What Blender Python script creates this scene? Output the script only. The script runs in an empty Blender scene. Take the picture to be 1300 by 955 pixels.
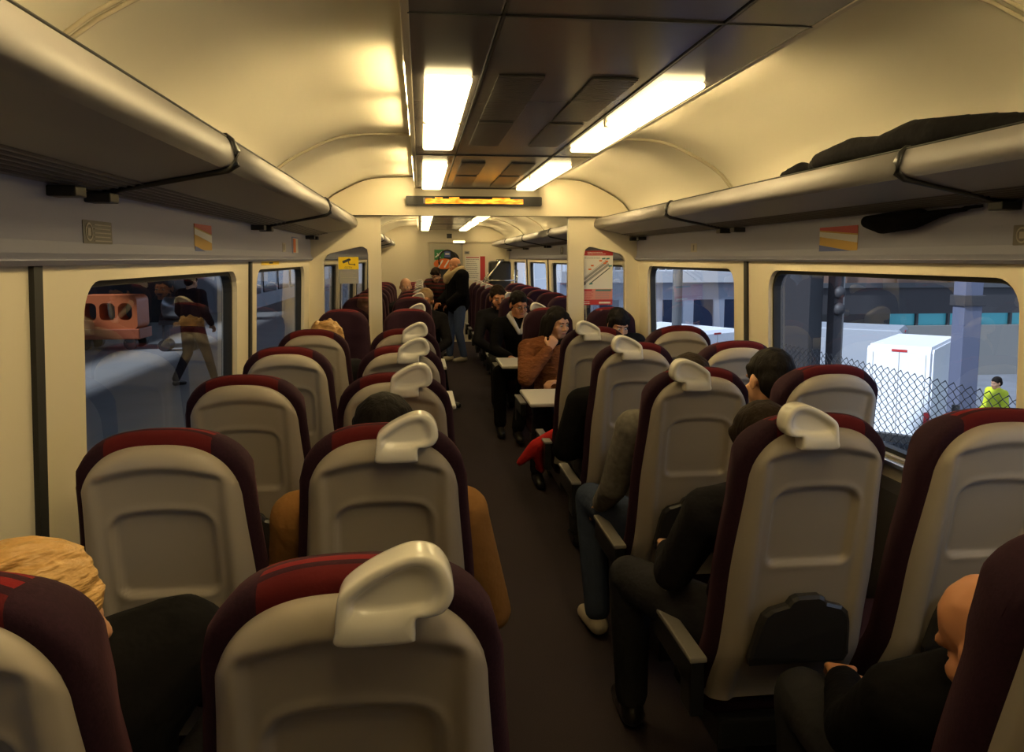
import bpy, bmesh, math, random
from mathutils import Vector, Matrix, Euler
random.seed(7)
SC = bpy.context.scene
COL = SC.collection
PI = math.pi

# ------------------------------------------------------------------ camera, world, exposure
cam_d = bpy.data.cameras.new('camera'); cam = bpy.data.objects.new('camera', cam_d); COL.objects.link(cam)
SC.camera = cam
cam_d.sensor_width = 36.0; cam_d.lens = 975.0/1300.0*36.0
cam_d.shift_y = -44.5/1300.0
cam_d.clip_start = 0.02; cam_d.clip_end = 400
phi = math.atan(105/975); psi = math.atan(116/975*math.cos(phi))
Fv = Vector((math.sin(psi)*math.cos(phi), math.cos(psi)*math.cos(phi), -math.sin(phi)))
Rv = Vector((math.cos(psi), -math.sin(psi), 0)); Uv = Rv.cross(Fv)
m = Matrix((Rv, Uv, -Fv)).transposed().to_4x4(); m.translation = Vector((-.455, 0, 1.66))
cam.matrix_world = m

world = bpy.data.worlds.new('world'); SC.world = world; world.use_nodes = True
wn = world.node_tree.nodes; wl = world.node_tree.links
wn['Background'].inputs[0].default_value = (.60, .74, 1.0, 1)
wn['Background'].inputs[1].default_value = 1.25

sun_d = bpy.data.lights.new('sun', 'SUN'); sun_d.energy = 7.0; sun_d.color = (.80, .88, 1.0); sun_d.angle = .06
sun = bpy.data.objects.new('sun', sun_d); COL.objects.link(sun); sun.rotation_euler = Vector((.75, .25, -.60)).to_track_quat('-Z', 'Y').to_euler()
LAMP = 7.0          # ceiling light diffusers
COVE = 215.0         # side lenses washing the coves
WARM = (1.0, .76, .36)
SC.view_settings.view_transform = 'Standard'; SC.view_settings.look = 'None'
SC.view_settings.exposure = -0.05; SC.view_settings.gamma = 1.0
SC.view_settings.use_curve_mapping = False

# ------------------------------------------------------------------ materials
def mat(name, col, rough=.5, metal=0, bump=0, bscale=60, var=0, vscale=8, sheen=0, spec=.5, coat=0, stretch=None, bdist=.004):
    M = bpy.data.materials.new(name); M.use_nodes = True
    n = M.node_tree.nodes; l = M.node_tree.links; b = n['Principled BSDF']
    b.inputs['Base Color'].default_value = (*col, 1); b.inputs['Roughness'].default_value = rough
    b.inputs['Metallic'].default_value = metal; b.inputs['Specular IOR Level'].default_value = spec
    if sheen: b.inputs['Sheen Weight'].default_value = sheen; b.inputs['Sheen Roughness'].default_value = .4
    if coat: b.inputs['Coat Weight'].default_value = coat; b.inputs['Coat Roughness'].default_value = .15
    tc = n.new('ShaderNodeTexCoord'); src = tc.outputs['Object']
    if stretch:
        mp = n.new('ShaderNodeMapping'); mp.inputs['Scale'].default_value = stretch
        l.new(src, mp.inputs[0]); src = mp.outputs[0]
    if var:
        ns = n.new('ShaderNodeTexNoise'); ns.inputs['Scale'].default_value = vscale; ns.inputs['Detail'].default_value = 4
        l.new(src, ns.inputs['Vector'])
        mx = n.new('ShaderNodeMix'); mx.data_type = 'RGBA'
        mx.inputs[6].default_value = (*[c*(1-var) for c in col], 1)
        mx.inputs[7].default_value = (*[min(1, c*(1+var)) for c in col], 1)
        l.new(ns.outputs['Fac'], mx.inputs[0]); l.new(mx.outputs[2], b.inputs['Base Color'])
    if bump:
        ns = n.new('ShaderNodeTexNoise'); ns.inputs['Scale'].default_value = bscale; ns.inputs['Detail'].default_value = 3
        l.new(src, ns.inputs['Vector'])
        bp = n.new('ShaderNodeBump'); bp.inputs['Strength'].default_value = bump; bp.inputs['Distance'].default_value = bdist
        l.new(ns.outputs['Fac'], bp.inputs['Height']); l.new(bp.outputs[0], b.inputs['Normal'])
    return M

def emit(name, col, s):
    M = bpy.data.materials.new(name); M.use_nodes = True
    n = M.node_tree.nodes; l = M.node_tree.links; b = n['Principled BSDF']
    b.inputs['Base Color'].default_value = (.6, .6, .55, 1)
    b.inputs['Emission Color'].default_value = (*col, 1); b.inputs['Emission Strength'].default_value = s
    return M

def glass_mat(name, tint=(.93, .95, .97), refl=1.0):
    M = bpy.data.materials.new(name); M.use_nodes = True
    n = M.node_tree.nodes; l = M.node_tree.links; n.remove(n['Principled BSDF'])
    out = n['Material Output']; mx = n.new('ShaderNodeMixShader'); tr = n.new('ShaderNodeBsdfTransparent')
    gl = n.new('ShaderNodeBsdfGlossy'); gl.inputs['Roughness'].default_value = .015
    fr = n.new('ShaderNodeLayerWeight'); fr.inputs['Blend'].default_value = .5
    pw = n.new('ShaderNodeMath'); pw.operation = 'POWER'; pw.inputs[1].default_value = 4.0
    ma = n.new('ShaderNodeMath'); ma.operation = 'MULTIPLY_ADD'; ma.inputs[1].default_value = .75; ma.inputs[2].default_value = .075
    l.new(fr.outputs['Facing'], pw.inputs[0]); l.new(pw.outputs[0], ma.inputs[0])
    tr.inputs[0].default_value = (*tint, 1); gl.inputs[0].default_value = (refl, refl, refl, 1)
    l.new(ma.outputs[0], mx.inputs[0]); l.new(tr.outputs[0], mx.inputs[1]); l.new(gl.outputs[0], mx.inputs[2])
    l.new(mx.outputs[0], out.inputs[0]); return M

M = {}
M['cove'] = mat('cove_laminate', (.74, .69, .56), .42, bump=.03, bscale=3, spec=.4)
M['cream'] = mat('cream_wall_panel', (.66, .59, .44), .38, var=.03, vscale=3, spec=.45)
M['lavender'] = mat('lavender_grey_panel', (.33, .335, .43), .5)
M['rack'] = mat('luggage_rack_laminate', (.225, .21, .205), .45, spec=.4)
M['rackdark'] = mat('rack_grille', (.10, .09, .085), .5)
M['panel'] = mat('ceiling_panel', (.17, .155, .145), .2, spec=.5, var=.05, vscale=5)
M['grille'] = mat('ceiling_grille', (.05, .045, .04), .5)
M['black'] = mat('black_plastic', (.012, .012, .012), .4)
M['rubber'] = mat('black_rubber', (.01, .01, .01), .6)
M['shell'] = mat('taupe_seat_shell', (.36, .31, .25), .42, var=.04, vscale=4, bump=.03, bscale=700, bdist=.0005, spec=.45)
M['grab'] = mat('ivory_grab_plastic', (.86, .81, .70), .22, spec=.6, coat=.4)
M['tray'] = mat('dark_tray_plastic', (.03, .028, .027), .3, var=.15, vscale=15)
M['armtop'] = mat('grey_armrest_top', (.20, .18, .16), .45)
M['table'] = mat('pale_table_laminate', (.62, .58, .50), .35)
M['carpet'] = mat('dark_plum_carpet', (.042, .032, .036), .95, var=.45, vscale=260, bump=.4, bscale=400, spec=.1)
M['chrome'] = mat('chrome_tube', (.7, .66, .58), .18, metal=1)
M['alu'] = mat('brushed_aluminium', (.6, .56, .48), .3, metal=1)
M['glass'] = glass_mat('window_glass')
M['pglass'] = glass_mat('partition_glass', (.80, .80, .80))
M['lamp'] = emit('lamp_diffuser', WARM, LAMP)
M['lens'] = emit('lamp_side_lens', WARM, COVE)
M['skin'] = mat('skin_fair', (.52, .27, .15), .5, var=.08, vscale=30)
M['skin2'] = mat('skin_ruddy', (.56, .24, .11), .5, var=.1, vscale=25)
M['white'] = mat('white_print', (.72, .70, .64), .45)
M['red'] = mat('red_print', (.45, .03, .03), .45)
M['pink'] = mat('pink_print', (.62, .25, .20), .45)
M['yellow'] = mat('yellow_print', (.80, .55, .01), .45)
M['green'] = mat('green_print', (.03, .20, .06), .45)
M['blue'] = mat('blue_print', (.08, .12, .35), .45)
M['ink'] = mat('dark_ink', (.04, .04, .05), .5)
M['greyink'] = mat('grey_ink', (.28, .27, .26), .5)
M['teal'] = mat('teal_print', (.05, .20, .18), .5)
M['orange'] = mat('orange_print', (.75, .16, .02), .5)
M['gold'] = mat('mustard_print', (.55, .33, .06), .5)
M['greysign'] = mat('grey_sign', (.16, .145, .12), .45)
M['paleink'] = mat('pale_ink', (.42, .38, .30), .5)

def plush():
    Mt = bpy.data.materials.new('burgundy_plush'); Mt.use_nodes = True
    n = Mt.node_tree.nodes; l = Mt.node_tree.links; b = n['Principled BSDF']
    b.inputs['Roughness'].default_value = .9; b.inputs['Specular IOR Level'].default_value = .15
    b.inputs['Sheen Weight'].default_value = .10; b.inputs['Sheen Roughness'].default_value = .4
    b.inputs['Sheen Tint'].default_value = (.5, .18, .22, 1)
    tc = n.new('ShaderNodeTexCoord'); sp = n.new('ShaderNodeSeparateXYZ'); l.new(tc.outputs['Object'], sp.inputs[0])
    def mth(op, a, bb=None):
        k = n.new('ShaderNodeMath'); k.operation = op
        for i, v in enumerate((a, bb)):
            if v is None: continue
            if isinstance(v, (int, float)): k.inputs[i].default_value = v
            else: l.new(v, k.inputs[i])
        return k.outputs[0]
    ax = mth('ABSOLUTE', sp.outputs[0])
    inx = mth('LESS_THAN', ax, .118)
    inz = mth('GREATER_THAN', sp.outputs[2], 1.215)
    zone = mth('MULTIPLY', mth('MULTIPLY', inx, inz), mth('LESS_THAN', sp.outputs[1], .115))
    wob = n.new('ShaderNodeTexNoise'); wob.inputs['Scale'].default_value = 30
    l.new(tc.outputs['Object'], wob.inputs['Vector'])
    yy = mth('ADD', sp.outputs[1], mth('MULTIPLY', wob.outputs['Fac'], .006))
    st = mth('GREATER_THAN', mth('SINE', mth('MULTIPLY', yy, 2*PI/.045)), .35)
    mx = n.new('ShaderNodeMix'); mx.data_type = 'RGBA'
    mx.inputs[6].default_value = (.17, .010, .012, 1); mx.inputs[7].default_value = (.026, .007, .013, 1)
    l.new(st, mx.inputs[0])
    low = n.new('ShaderNodeMix'); low.data_type = 'RGBA'; low.inputs[7].default_value = (.085, .008, .010, 1)
    l.new(mth('LESS_THAN', sp.outputs[1], .048), low.inputs[0]); l.new(mx.outputs[2], low.inputs[6])  # rear-facing strip of the red painted darker, as unlit
    ns = n.new('ShaderNodeTexNoise'); ns.inputs['Scale'].default_value = 160; l.new(tc.outputs['Object'], ns.inputs['Vector'])
    m0 = n.new('ShaderNodeMix'); m0.data_type = 'RGBA'
    m0.inputs[6].default_value = (.014, .005, .010, 1); m0.inputs[7].default_value = (.030, .010, .019, 1)
    l.new(ns.outputs['Fac'], m0.inputs[0])
    m2 = n.new('ShaderNodeMix'); m2.data_type = 'RGBA'
    l.new(zone, m2.inputs[0]); l.new(m0.outputs[2], m2.inputs[6]); l.new(low.outputs[2], m2.inputs[7])
    l.new(m2.outputs[2], b.inputs['Base Color'])
    bp = n.new('ShaderNodeBump'); bp.inputs['Strength'].default_value = .3; bp.inputs['Distance'].default_value = .002
    l.new(ns.outputs['Fac'], bp.inputs['Height']); l.new(bp.outputs[0], b.inputs['Normal'])
    return Mt
M['plush'] = plush()

def cloth(name, col, rough=.9, wr=.5, sc=14, **k):
    return mat(name, col, rough, bump=wr, bscale=sc, bdist=.02, spec=.08, **k)

# ------------------------------------------------------------------ mesh helpers
def link(name, me, mt=None, parent=None, smooth=False, loc=None):
    o = bpy.data.objects.new(name, me); COL.objects.link(o)
    if mt is not None:
        me.materials.clear(); me.materials.append(mt)
    if parent: o.parent = parent
    if loc: o.location = loc
    if smooth:
        for p in me.polygons: p.use_smooth = True
    return o
def obj(name, bm, mt=None, parent=None, smooth=False, loc=None, fix=True):
    if fix: bmesh.ops.recalc_face_normals(bm, faces=bm.faces)
    me = bpy.data.meshes.new(name); bm.to_mesh(me); bm.free()
    return link(name, me, mt, parent, smooth, loc)
def tag(o, label=None, cat=None, group=None, kind=None):
    if label: o['label'] = label
    if cat: o['category'] = cat
    if group: o['group'] = group
    if kind: o['kind'] = kind
    return o
def thing(name, label, cat, loc=(0, 0, 0), rz=0, group=None):
    o = bpy.data.objects.new(name, None); COL.objects.link(o); o.empty_display_size = .1
    o.location = loc; o.rotation_euler = (0, 0, rz)
    return tag(o, label, cat, group)
def struct(o): o['kind'] = 'structure'; return o
def copy_tree(o, parent=None):
    c = o.copy(); COL.objects.link(c); c.parent = parent
    for ch in list(o.children): copy_tree(ch, c)
    return c
def bx(bm, x0, x1, y0, y1, z0, z1, bev=0, seg=2):
    r = bmesh.ops.create_cube(bm, size=1)
    vs = r['verts']
    for v in vs: v.co = Vector(((x0+x1)/2+v.co.x*(x1-x0), (y0+y1)/2+v.co.y*(y1-y0), (z0+z1)/2+v.co.z*(z1-z0)))
    if bev:
        es = list({e for v in vs for e in v.link_edges})
        bmesh.ops.bevel(bm, geom=es, offset=bev, segments=seg, profile=.6, affect='EDGES')
    return vs
def box(name, x0, x1, y0, y1, z0, z1, mt, parent=None, bev=0, smooth=False):
    bm = bmesh.new(); bx(bm, x0, x1, y0, y1, z0, z1, bev)
    return obj(name, bm, mt, parent, smooth)
def tube(bm, pts, r, n=10, closed=False):
    pts = [Vector(p) for p in pts]; rings = []
    N = len(pts)
    for i, p in enumerate(pts):
        if closed: d = pts[(i+1) % N]-pts[i-1]
        else: d = pts[min(i+1, N-1)]-pts[max(i-1, 0)]
        d.normalize(); a = d.cross(Vector((0, 0, 1)))
        if a.length < .05: a = d.cross(Vector((0, 1, 0)))
        a.normalize(); b = d.cross(a)
        rr = r[i] if isinstance(r, (list, tuple)) else r
        rings.append([bm.verts.new(p+a*math.cos(t*2*PI/n)*rr+b*math.sin(t*2*PI/n)*rr) for t in range(n)])
    rng = range(N) if closed else range(N-1)
    for i in rng:
        A = rings[i]; B = rings[(i+1) % N]
        for k in range(n): bm.faces.new((A[k], A[(k+1) % n], B[(k+1) % n], B[k]))
    if not closed: bm.faces.new(rings[0]); bm.faces.new(rings[-1])
def prism(bm, pts, a0, a1, axis='Y'):
    def mk(p, a):
        if axis == 'Y': return Vector((p[0], a, p[1]))
        if axis == 'X': return Vector((a, p[0], p[1]))
        return Vector((p[0], p[1], a))
    A = [bm.verts.new(mk(p, a0)) for p in pts]; B = [bm.verts.new(mk(p, a1)) for p in pts]
    n = len(pts); bm.faces.new(A); bm.faces.new(B[::-1])
    for i in range(n): bm.faces.new((A[i], B[i], B[(i+1) % n], A[(i+1) % n]))
def rrect(x0, x1, z0, z1, r, n=6):
    out = []
    for cx, cz, a in ((x1-r, z1-r, 0), (x0+r, z1-r, PI/2), (x0+r, z0+r, PI), (x1-r, z0+r, 1.5*PI)):
        for i in range(n+1):
            t = a+i/n*PI/2; out.append((cx+r*math.cos(t), cz+r*math.sin(t)))
    return out
def plate(bm, outer, holes, a0, a1, axis='Y'):
    """slab with holes: polygon outline in the plane, extruded a0..a1"""
    def mk(p, a):
        if axis == 'Y': return Vector((p[0], a, p[1]))
        return Vector((a, p[0], p[1]))
    t = bmesh.new(); es = []
    for lp in [outer]+holes:
        vs = [t.verts.new(mk(p, a0)) for p in lp]
        for i in range(len(vs)): es.append(t.edges.new((vs[i], vs[(i+1) % len(vs)])))
    bmesh.ops.triangle_fill(t, use_beauty=True, use_dissolve=False, edges=es)
    fs = list(t.faces)
    r = bmesh.ops.extrude_face_region(t, geom=fs)
    d = mk((0, 0), a1)-mk((0, 0), a0)
    for v in [g for g in r['geom'] if isinstance(g, bmesh.types.BMVert)]: v.co += d
    me = bpy.data.meshes.new('t'); t.to_mesh(me); t.free(); bm.from_mesh(me); bpy.data.meshes.remove(me)
def ring_frame(bm, outer, inner, a0, a1, axis='X'):
    def mk(p, a):
        if axis == 'Y': return Vector((p[0], a, p[1]))
        return Vector((a, p[0], p[1]))
    L = [[bm.verts.new(mk(p, a)) for p in lp] for lp, a in ((outer, a0), (inner, a0), (inner, a1), (outer, a1))]
    n = len(outer)
    for k in range(4):
        A = L[k]; B = L[(k+1) % 4]
        for i in range(n): bm.faces.new((A[i], A[(i+1) % n], B[(i+1) % n], B[i]))

_ico = bmesh.new(); bmesh.ops.create_icosphere(_ico, subdivisions=2, radius=1)
ICO = [v.co.copy() for v in _ico.verts]; _ico.free()
def hull(bm, pts):
    t = bmesh.new()
    for p in pts: t.verts.new(p)
    bmesh.ops.convex_hull(t, input=t.verts)
    for v in [v for v in t.verts if not v.link_faces]: t.verts.remove(v)
    me = bpy.data.meshes.new('t'); t.to_mesh(me); t.free(); bm.from_mesh(me); bpy.data.meshes.remove(me)
def cap(bm, p0, r0, p1, r1):
    p0 = Vector(p0); p1 = Vector(p1)
    hull(bm, [p0+c*r0 for c in ICO]+[p1+c*r1 for c in ICO])
def ell(bm, c, r, rot=None):
    c = Vector(c); rm = rot or Matrix.Identity(3)
    hull(bm, [c+rm@Vector((v.x*r[0], v.y*r[1], v.z*r[2])) for v in ICO])
def blob(name, bm, voxel, mt, parent=None, sm=4, tris=None):
    me = bpy.data.meshes.new(name); bm.to_mesh(me); bm.free()
    t = bpy.data.objects.new('t', me); COL.objects.link(t)
    md = t.modifiers.new('r', 'REMESH'); md.mode = 'VOXEL'; md.voxel_size = voxel
    if sm:
        s = t.modifiers.new('s', 'SMOOTH'); s.factor = .5; s.iterations = sm
    dg = bpy.context.evaluated_depsgraph_get(); dg.update()
    me2 = bpy.data.meshes.new_from_object(t.evaluated_get(dg))
    bpy.data.objects.remove(t); bpy.data.meshes.remove(me); me2.name = name
    return link(name, me2, mt, parent, True)
def sstep(a, b, x):
    t = min(1, max(0, (x-a)/(b-a))); return t*t*(3-2*t)

# ================================================================== SETTING
YB, YE, YP = -1.2, 15.3, 6.2
floor = box('floor', -1.42, 1.42, YB, YE+1.6, -.06, 0, M['carpet']); struct(floor)
# window walls: leaning inwards by two degrees
def wx(z): return 1.33+.037*(1.3-z)
WIN = [(-.05, 1.62), (2.10, 3.78), (4.22, 5.92), (6.62, 8.32), (8.76, 10.44), (10.90, 12.62), (13.05, 14.78)]
WZ0, WZ1 = .90, 1.60
wcount = 0
def side_wall(s, name):
    global wcount
    bm = bmesh.new()
    holes = [rrect(a, b, WZ0, WZ1, .10) for a, b in WIN]
    plate(bm, [(YB, .80), (YE, .80), (YE, 1.66), (YB, 1.66)], holes, 0, .07, 'X')
    for v in bm.verts: v.co.x = s*(wx(v.co.z)+v.co.x)
    w = struct(obj(name, bm, M['cream']))
    bm = bmesh.new()                                     # grey band over the windows, rounded at the foot
    pr = [(1.305, 1.86), (1.305, 1.70), (1.298, 1.672), (1.285, 1.655), (1.30, 1.643), (1.40, 1.643), (1.40, 1.86)]
    prism(bm, [(s*x, z) for x, z in pr], YB, YE, 'Y')
    obj('cantrail_panel', bm, M['lavender'], w)
    bm = bmesh.new()                                     # dark heater casing and sill
    prism(bm, [(s*1.40, 0), (s*1.30, 0), (s*1.30, .78), (s*1.335, .81), (s*1.42, .81)], YB, YE, 'Y')
    obj('heater_casing', bm, mat('heater_casing', (.07, .06, .055), .5), w)
    bm = bmesh.new(); bx(bm, s*1.315, s*1.36, YB, YE, .868, .888, .006)
    obj('sill_rail', bm, M['alu'], w)
    for a, b in WIN:
        wcount += 1
        W = bpy.data.objects.new('window_%d' % wcount, None); COL.objects.link(W); W.location = (s*1.36, (a+b)/2, WZ0)
        struct(W)
        bm = bmesh.new()
        ring_frame(bm, rrect(a-.004, b+.004, WZ0-.004, WZ1+.004, .10), rrect(a+.018, b-.018, WZ0+.018, WZ1-.018, .085), .022, .06)
        for v in bm.verts:
            v.co.x = s*(wx(v.co.z)+v.co.x); v.co -= W.location
        obj('gasket', bm, M['rubber'], W)
        bm = bmesh.new()
        vs = [bm.verts.new((s*(wx(z)+.045), y, z)) for y, z in rrect(a+.01, b-.01, WZ0+.01, WZ1-.01, .09)]
        bm.faces.new(vs)
        for v in bm.verts: v.co -= W.location
        obj('pane', bm, M['glass'], W)
side_wall(-1, 'wall_left'); side_wall(1, 'wall_right')
tc = 0
for s in (-1, 1):
    for yc in (-.28, 1.84, 4.04, 8.54, 10.67, 12.83):
        tc += 1
        bm = bmesh.new(); bx(bm, 0, .012, yc-.020, yc+.020, .81, 1.655)
        for v in bm.verts: v.co.x = s*(wx(v.co.z)-v.co.x)
        struct(obj('trim_%d' % tc, bm, M['rubber']))
# ceiling coves
prof = [(.485, 2.30), (.60, 2.296), (.74, 2.292), (.83, 2.283), (.90, 2.265), (.97, 2.235), (1.05, 2.195), (1.12, 2.155), (1.18, 2.11), (1.23, 2.05), (1.27, 1.97), (1.30, 1.86)]
bm = bmesh.new()
for s in (-1, 1):
    A = [[bm.verts.new((s*x, y, z)) for x, z in prof] for y in (YB, YE)]
    Bo = [[bm.verts.new((s*(x+.03), y, z+.05)) for x, z in prof] for y in (YB, YE)]
    for i in range(len(prof)-1):
        bm.faces.new((A[0][i], A[0][i+1], A[1][i+1], A[1][i])); bm.faces.new((Bo[0][i], Bo[0][i+1], Bo[1][i+1], Bo[1][i]))
ceil = struct(obj('ceiling', bm, M['cove'], smooth=True))
bm = bmesh.new(); bx(bm, -1.45, 1.45, YB, YE, 2.36, 2.40); obj('roof_skin', bm, M['black'], ceil)
bm = bmesh.new()                                         # dropped centre panel with an upturned flange
bx(bm, -.258, .258, YB, YE, 2.21, 2.25, .004)
for s in (-1, 1):
    x0, x1 = sorted((s*.264, s*.478)); bx(bm, x0, x1, YB, YE, 2.208, 2.25, .006)
cp = obj('centre_panel', bm, M['panel'], ceil)
bm = bmesh.new()
for s in (-1, 1):
    x0, x1 = sorted((s*.474, s*.494)); bx(bm, x0, x1, YB, YE, 2.206, 2.236, .003)
obj('edge_bead', bm, M['cream'], ceil)
bm = bmesh.new(); bx(bm, -.5, .5, YB, YE, 2.25, 2.30); obj('panel_backing', bm, M['cove'], ceil)
bm = bmesh.new()
for yc in (-.6, 1.80, 4.20, 8.4, 10.5, 12.6): bx(bm, -.478, .478, yc-.004, yc+.004, 2.2055, 2.212)
for x in (-.261, .261): bx(bm, x-.003, x+.003, YB, YE, 2.2065, 2.212)
obj('panel_joint', bm, M['black'], ceil)
bm = bmesh.new()                                         # rib beads across the coves
for s in (-1, 1):
    for yc in (1.73, 4.08, 8.4, 10.5, 12.6):
        for dy in (-.016, .016):
            tube(bm, [(s*(x-.003), yc+dy, z-.003) for x, z in prof[:-1]], .0055, 6)
obj('cove_rib', bm, mat('rib_beige', (.50, .44, .32), .5), ceil, smooth=True)
# ceiling grilles (louvres)
def grille(x0, x1, y0, y1):
    g = thing('ceiling_grille', None, 'grille', ((x0+x1)/2, (y0+y1)/2, 2.209))
    hx, hy = (x1-x0)/2, (y1-y0)/2
    bm = bmesh.new(); bx(bm, -hx, hx, -hy, hy, -.003, .0)
    obj('backing', bm, M['grille'], g)
    bm = bmesh.new(); k = -hy+.01
    while k < hy-.008:
        bx(bm, -hx, hx, k, k+.008, -.008, -.002); k += .022
    obj('louvre', bm, M['panel'], g)
    return g
for side, x0, x1 in (('left', -.215, -.075), ('right', .075, .215)):
    for i, (y0, y1) in enumerate(((2.36, 3.10), (3.16, 3.80), (4.5, 5.1), (5.2, 5.9))):
        g = grille(x0, x1, y0, y1)
        g['label'] = 'dark louvred ceiling grille, %s of the middle line, %s' % (side, ('nearest the camera', 'second from the camera', 'third from the camera', 'last one before the display')[i])
        g['group'] = 'ceiling grilles'
# ------------------------------------------------------------------ ceiling lights
def ceiling_light(x, y0, y1, label):
    L = thing('ceiling_light', label, 'light', (x, (y0+y1)/2, 2.209), 0, 'ceiling lights')
    s = 1 if x > 0 else -1; hl = (y1-y0)/2
    for a, b in ((-hl, -.012), (.012, hl)):
        bm = bmesh.new(); bx(bm, -.072, .072, a, b, -.024, .0, .016, 4)
        obj('diffuser', bm, M['lamp'], L, True)
    for a, b, c in ((-.012, .012, .02),):
        bm = bmesh.new(); bx(bm, -.075, .075, a, b, -c, 0, .002); obj('lamp_clip', bm, M['cream'], L)
    for a, b in ((-hl+.05, -.07), (.07, hl-.05)):
        bm = bmesh.new(); x0, x1 = sorted((s*.482-x, s*.4955-x)); bx(bm, x0, x1, a, b, .031, .049, .001)
        obj('side_lens', bm, M['lens'], L)
    return L
sec = [(.1, 1.55, 'in the row right overhead'), (2.38, 3.86, 'long and nearest the camera'), (4.54, 6.05, 'just before the display board'),
       (7.0, 8.4, 'first beyond the display board'), (9.75, 11.25, 'second beyond the display board'), (11.85, 13.3, 'third beyond the display board'), (13.85, 15.0, 'farthest, by the end wall')]
for s, nm in ((-1, 'left'), (1, 'right')):
    for y0, y1, w in sec:
        ceiling_light(s*.365, y0, y1, 'glowing white ceiling light in the %s strip, %s' % (nm, w))
# ------------------------------------------------------------------ partition
hd = [(-1.30, 1.86)]+[(-x, z) for x, z in prof[::-1][1:]]+[(-.485, 2.215), (.485, 2.215)]+prof[:-1]+[(1.30, 1.86)]
bm = bmesh.new()
outer = [(-1.36, 0), (-1.36, .8), (-1.33, 1.66), (-1.30, 1.86)]+[(-x, z) for x, z in prof[::-1][1:]]+[(x, z) for x, z in prof[:-1]]+[(1.30, 1.86), (1.33, 1.66), (1.36, .8), (1.36, 0),
        (.80, 0), (.735, .3), (.735, 1.975), (.715, 1.995), (-.745, 1.995), (-.765, 1.975), (-.765, .3), (-.80, 0)]
def pane_outline(s, g=0):
    return [(s*(.855+g), .95+g), (s*(.850+g), 1.70-g), (s*(.858+g), 1.745-g), (s*(.89+g), 1.765-g), (s*(.93), 1.765-g), (s*(1.16), 1.712-g), (s*(1.20-g), 1.695-g), (s*(1.225-g), 1.65-g), (s*(1.235-g), .95+g)]
plate(bm, outer, [pane_outline(1), pane_outline(-1)], YP-.03, YP+.03)
part = struct(obj('wall_partition', bm, M['cream']))
bm = bmesh.new()
for s in (-1, 1): ring_frame(bm, pane_outline(s), pane_outline(s, .014), YP-.038, YP+.038, 'Y')
obj('glazing_bead', bm, M['cream'], part)
for s in (-1, 1):
    bm = bmesh.new(); prism(bm, pane_outline(s, .004), YP-.004, YP+.004); obj('glass_screen', bm, M['pglass'], part)
bm = bmesh.new()
arch = [(-x+.006, z-.008) for x, z in prof[::-1][2:]]+[(-.486, 2.205), (.486, 2.205)]+[(x-.006, z-.008) for x, z in prof[:-2]]
hdr = [(-1.215, 1.992)]+arch+[(1.215, 1.992)]
prism(bm, hdr, YP-.060, YP-.028)
obj('header_panel', bm, M['cream'], part)
bm = bmesh.new(); tube(bm, [(p[0], YP-.062, p[1]) for p in hdr], .0028, 6, True); obj('header_seal', bm, mat('brown_seal', (.10, .075, .04), .6), part, True)
# ------------------------------------------------------------------ end wall, door recess
bm = bmesh.new()
plate(bm, [(-1.45, 0), (-1.45, 2.36), (1.45, 2.36), (1.45, 0)], [[(-.32, 0.001), (-.32, 1.975), (1.22, 1.975), (1.22, .001)]], YE, YE+.05)
struct(obj('wall_end', bm, M['cream']))
bm = bmesh.new(); bx(bm, -.42, 1.42, YE+.05, YE+.10, 0, 1.975)
struct(obj('wall_vestibule', bm, M['cream']))
dr = bpy.data.objects.new('door_1', None); COL.objects.link(dr); dr.location = (.05, YE+.045, 0); struct(dr)
bm = bmesh.new(); plate(bm, [(-.33, .03), (-.33, 1.94), (.33, 1.94), (.33, .03)], [rrect(-.2, .26, 1.15, 1.80, .18)], -.02, 0); obj('door_leaf', bm, mat('door_grey', (.42, .38, .29), .4), dr)
bm = bmesh.new(); prism(bm, rrect(-.2, .26, 1.15, 1.80, .18), -.008, -.003); obj('door_window', bm, mat('dark_door_glass', (.04, .045, .05), .08), dr)
bm = bmesh.new(); tube(bm, [(.02+.17*math.cos(a), -.05, 1.62+.20*math.sin(a)) for a in [i*PI/16*1.3-.5 for i in range(17)]], .014, 8); obj('door_seal', bm, M['rubber'], dr, True)
bm = bmesh.new(); bx(bm, .345, .352, YE-.012, YE+.045, 0, 1.975); struct(obj('trim_20', bm, M['greyink']))
bm = bmesh.new(); bx(bm, -1.45, 1.45, YB-.05, YB, -.05, 2.36); struct(obj('wall_rear', bm, M['cream']))

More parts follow.
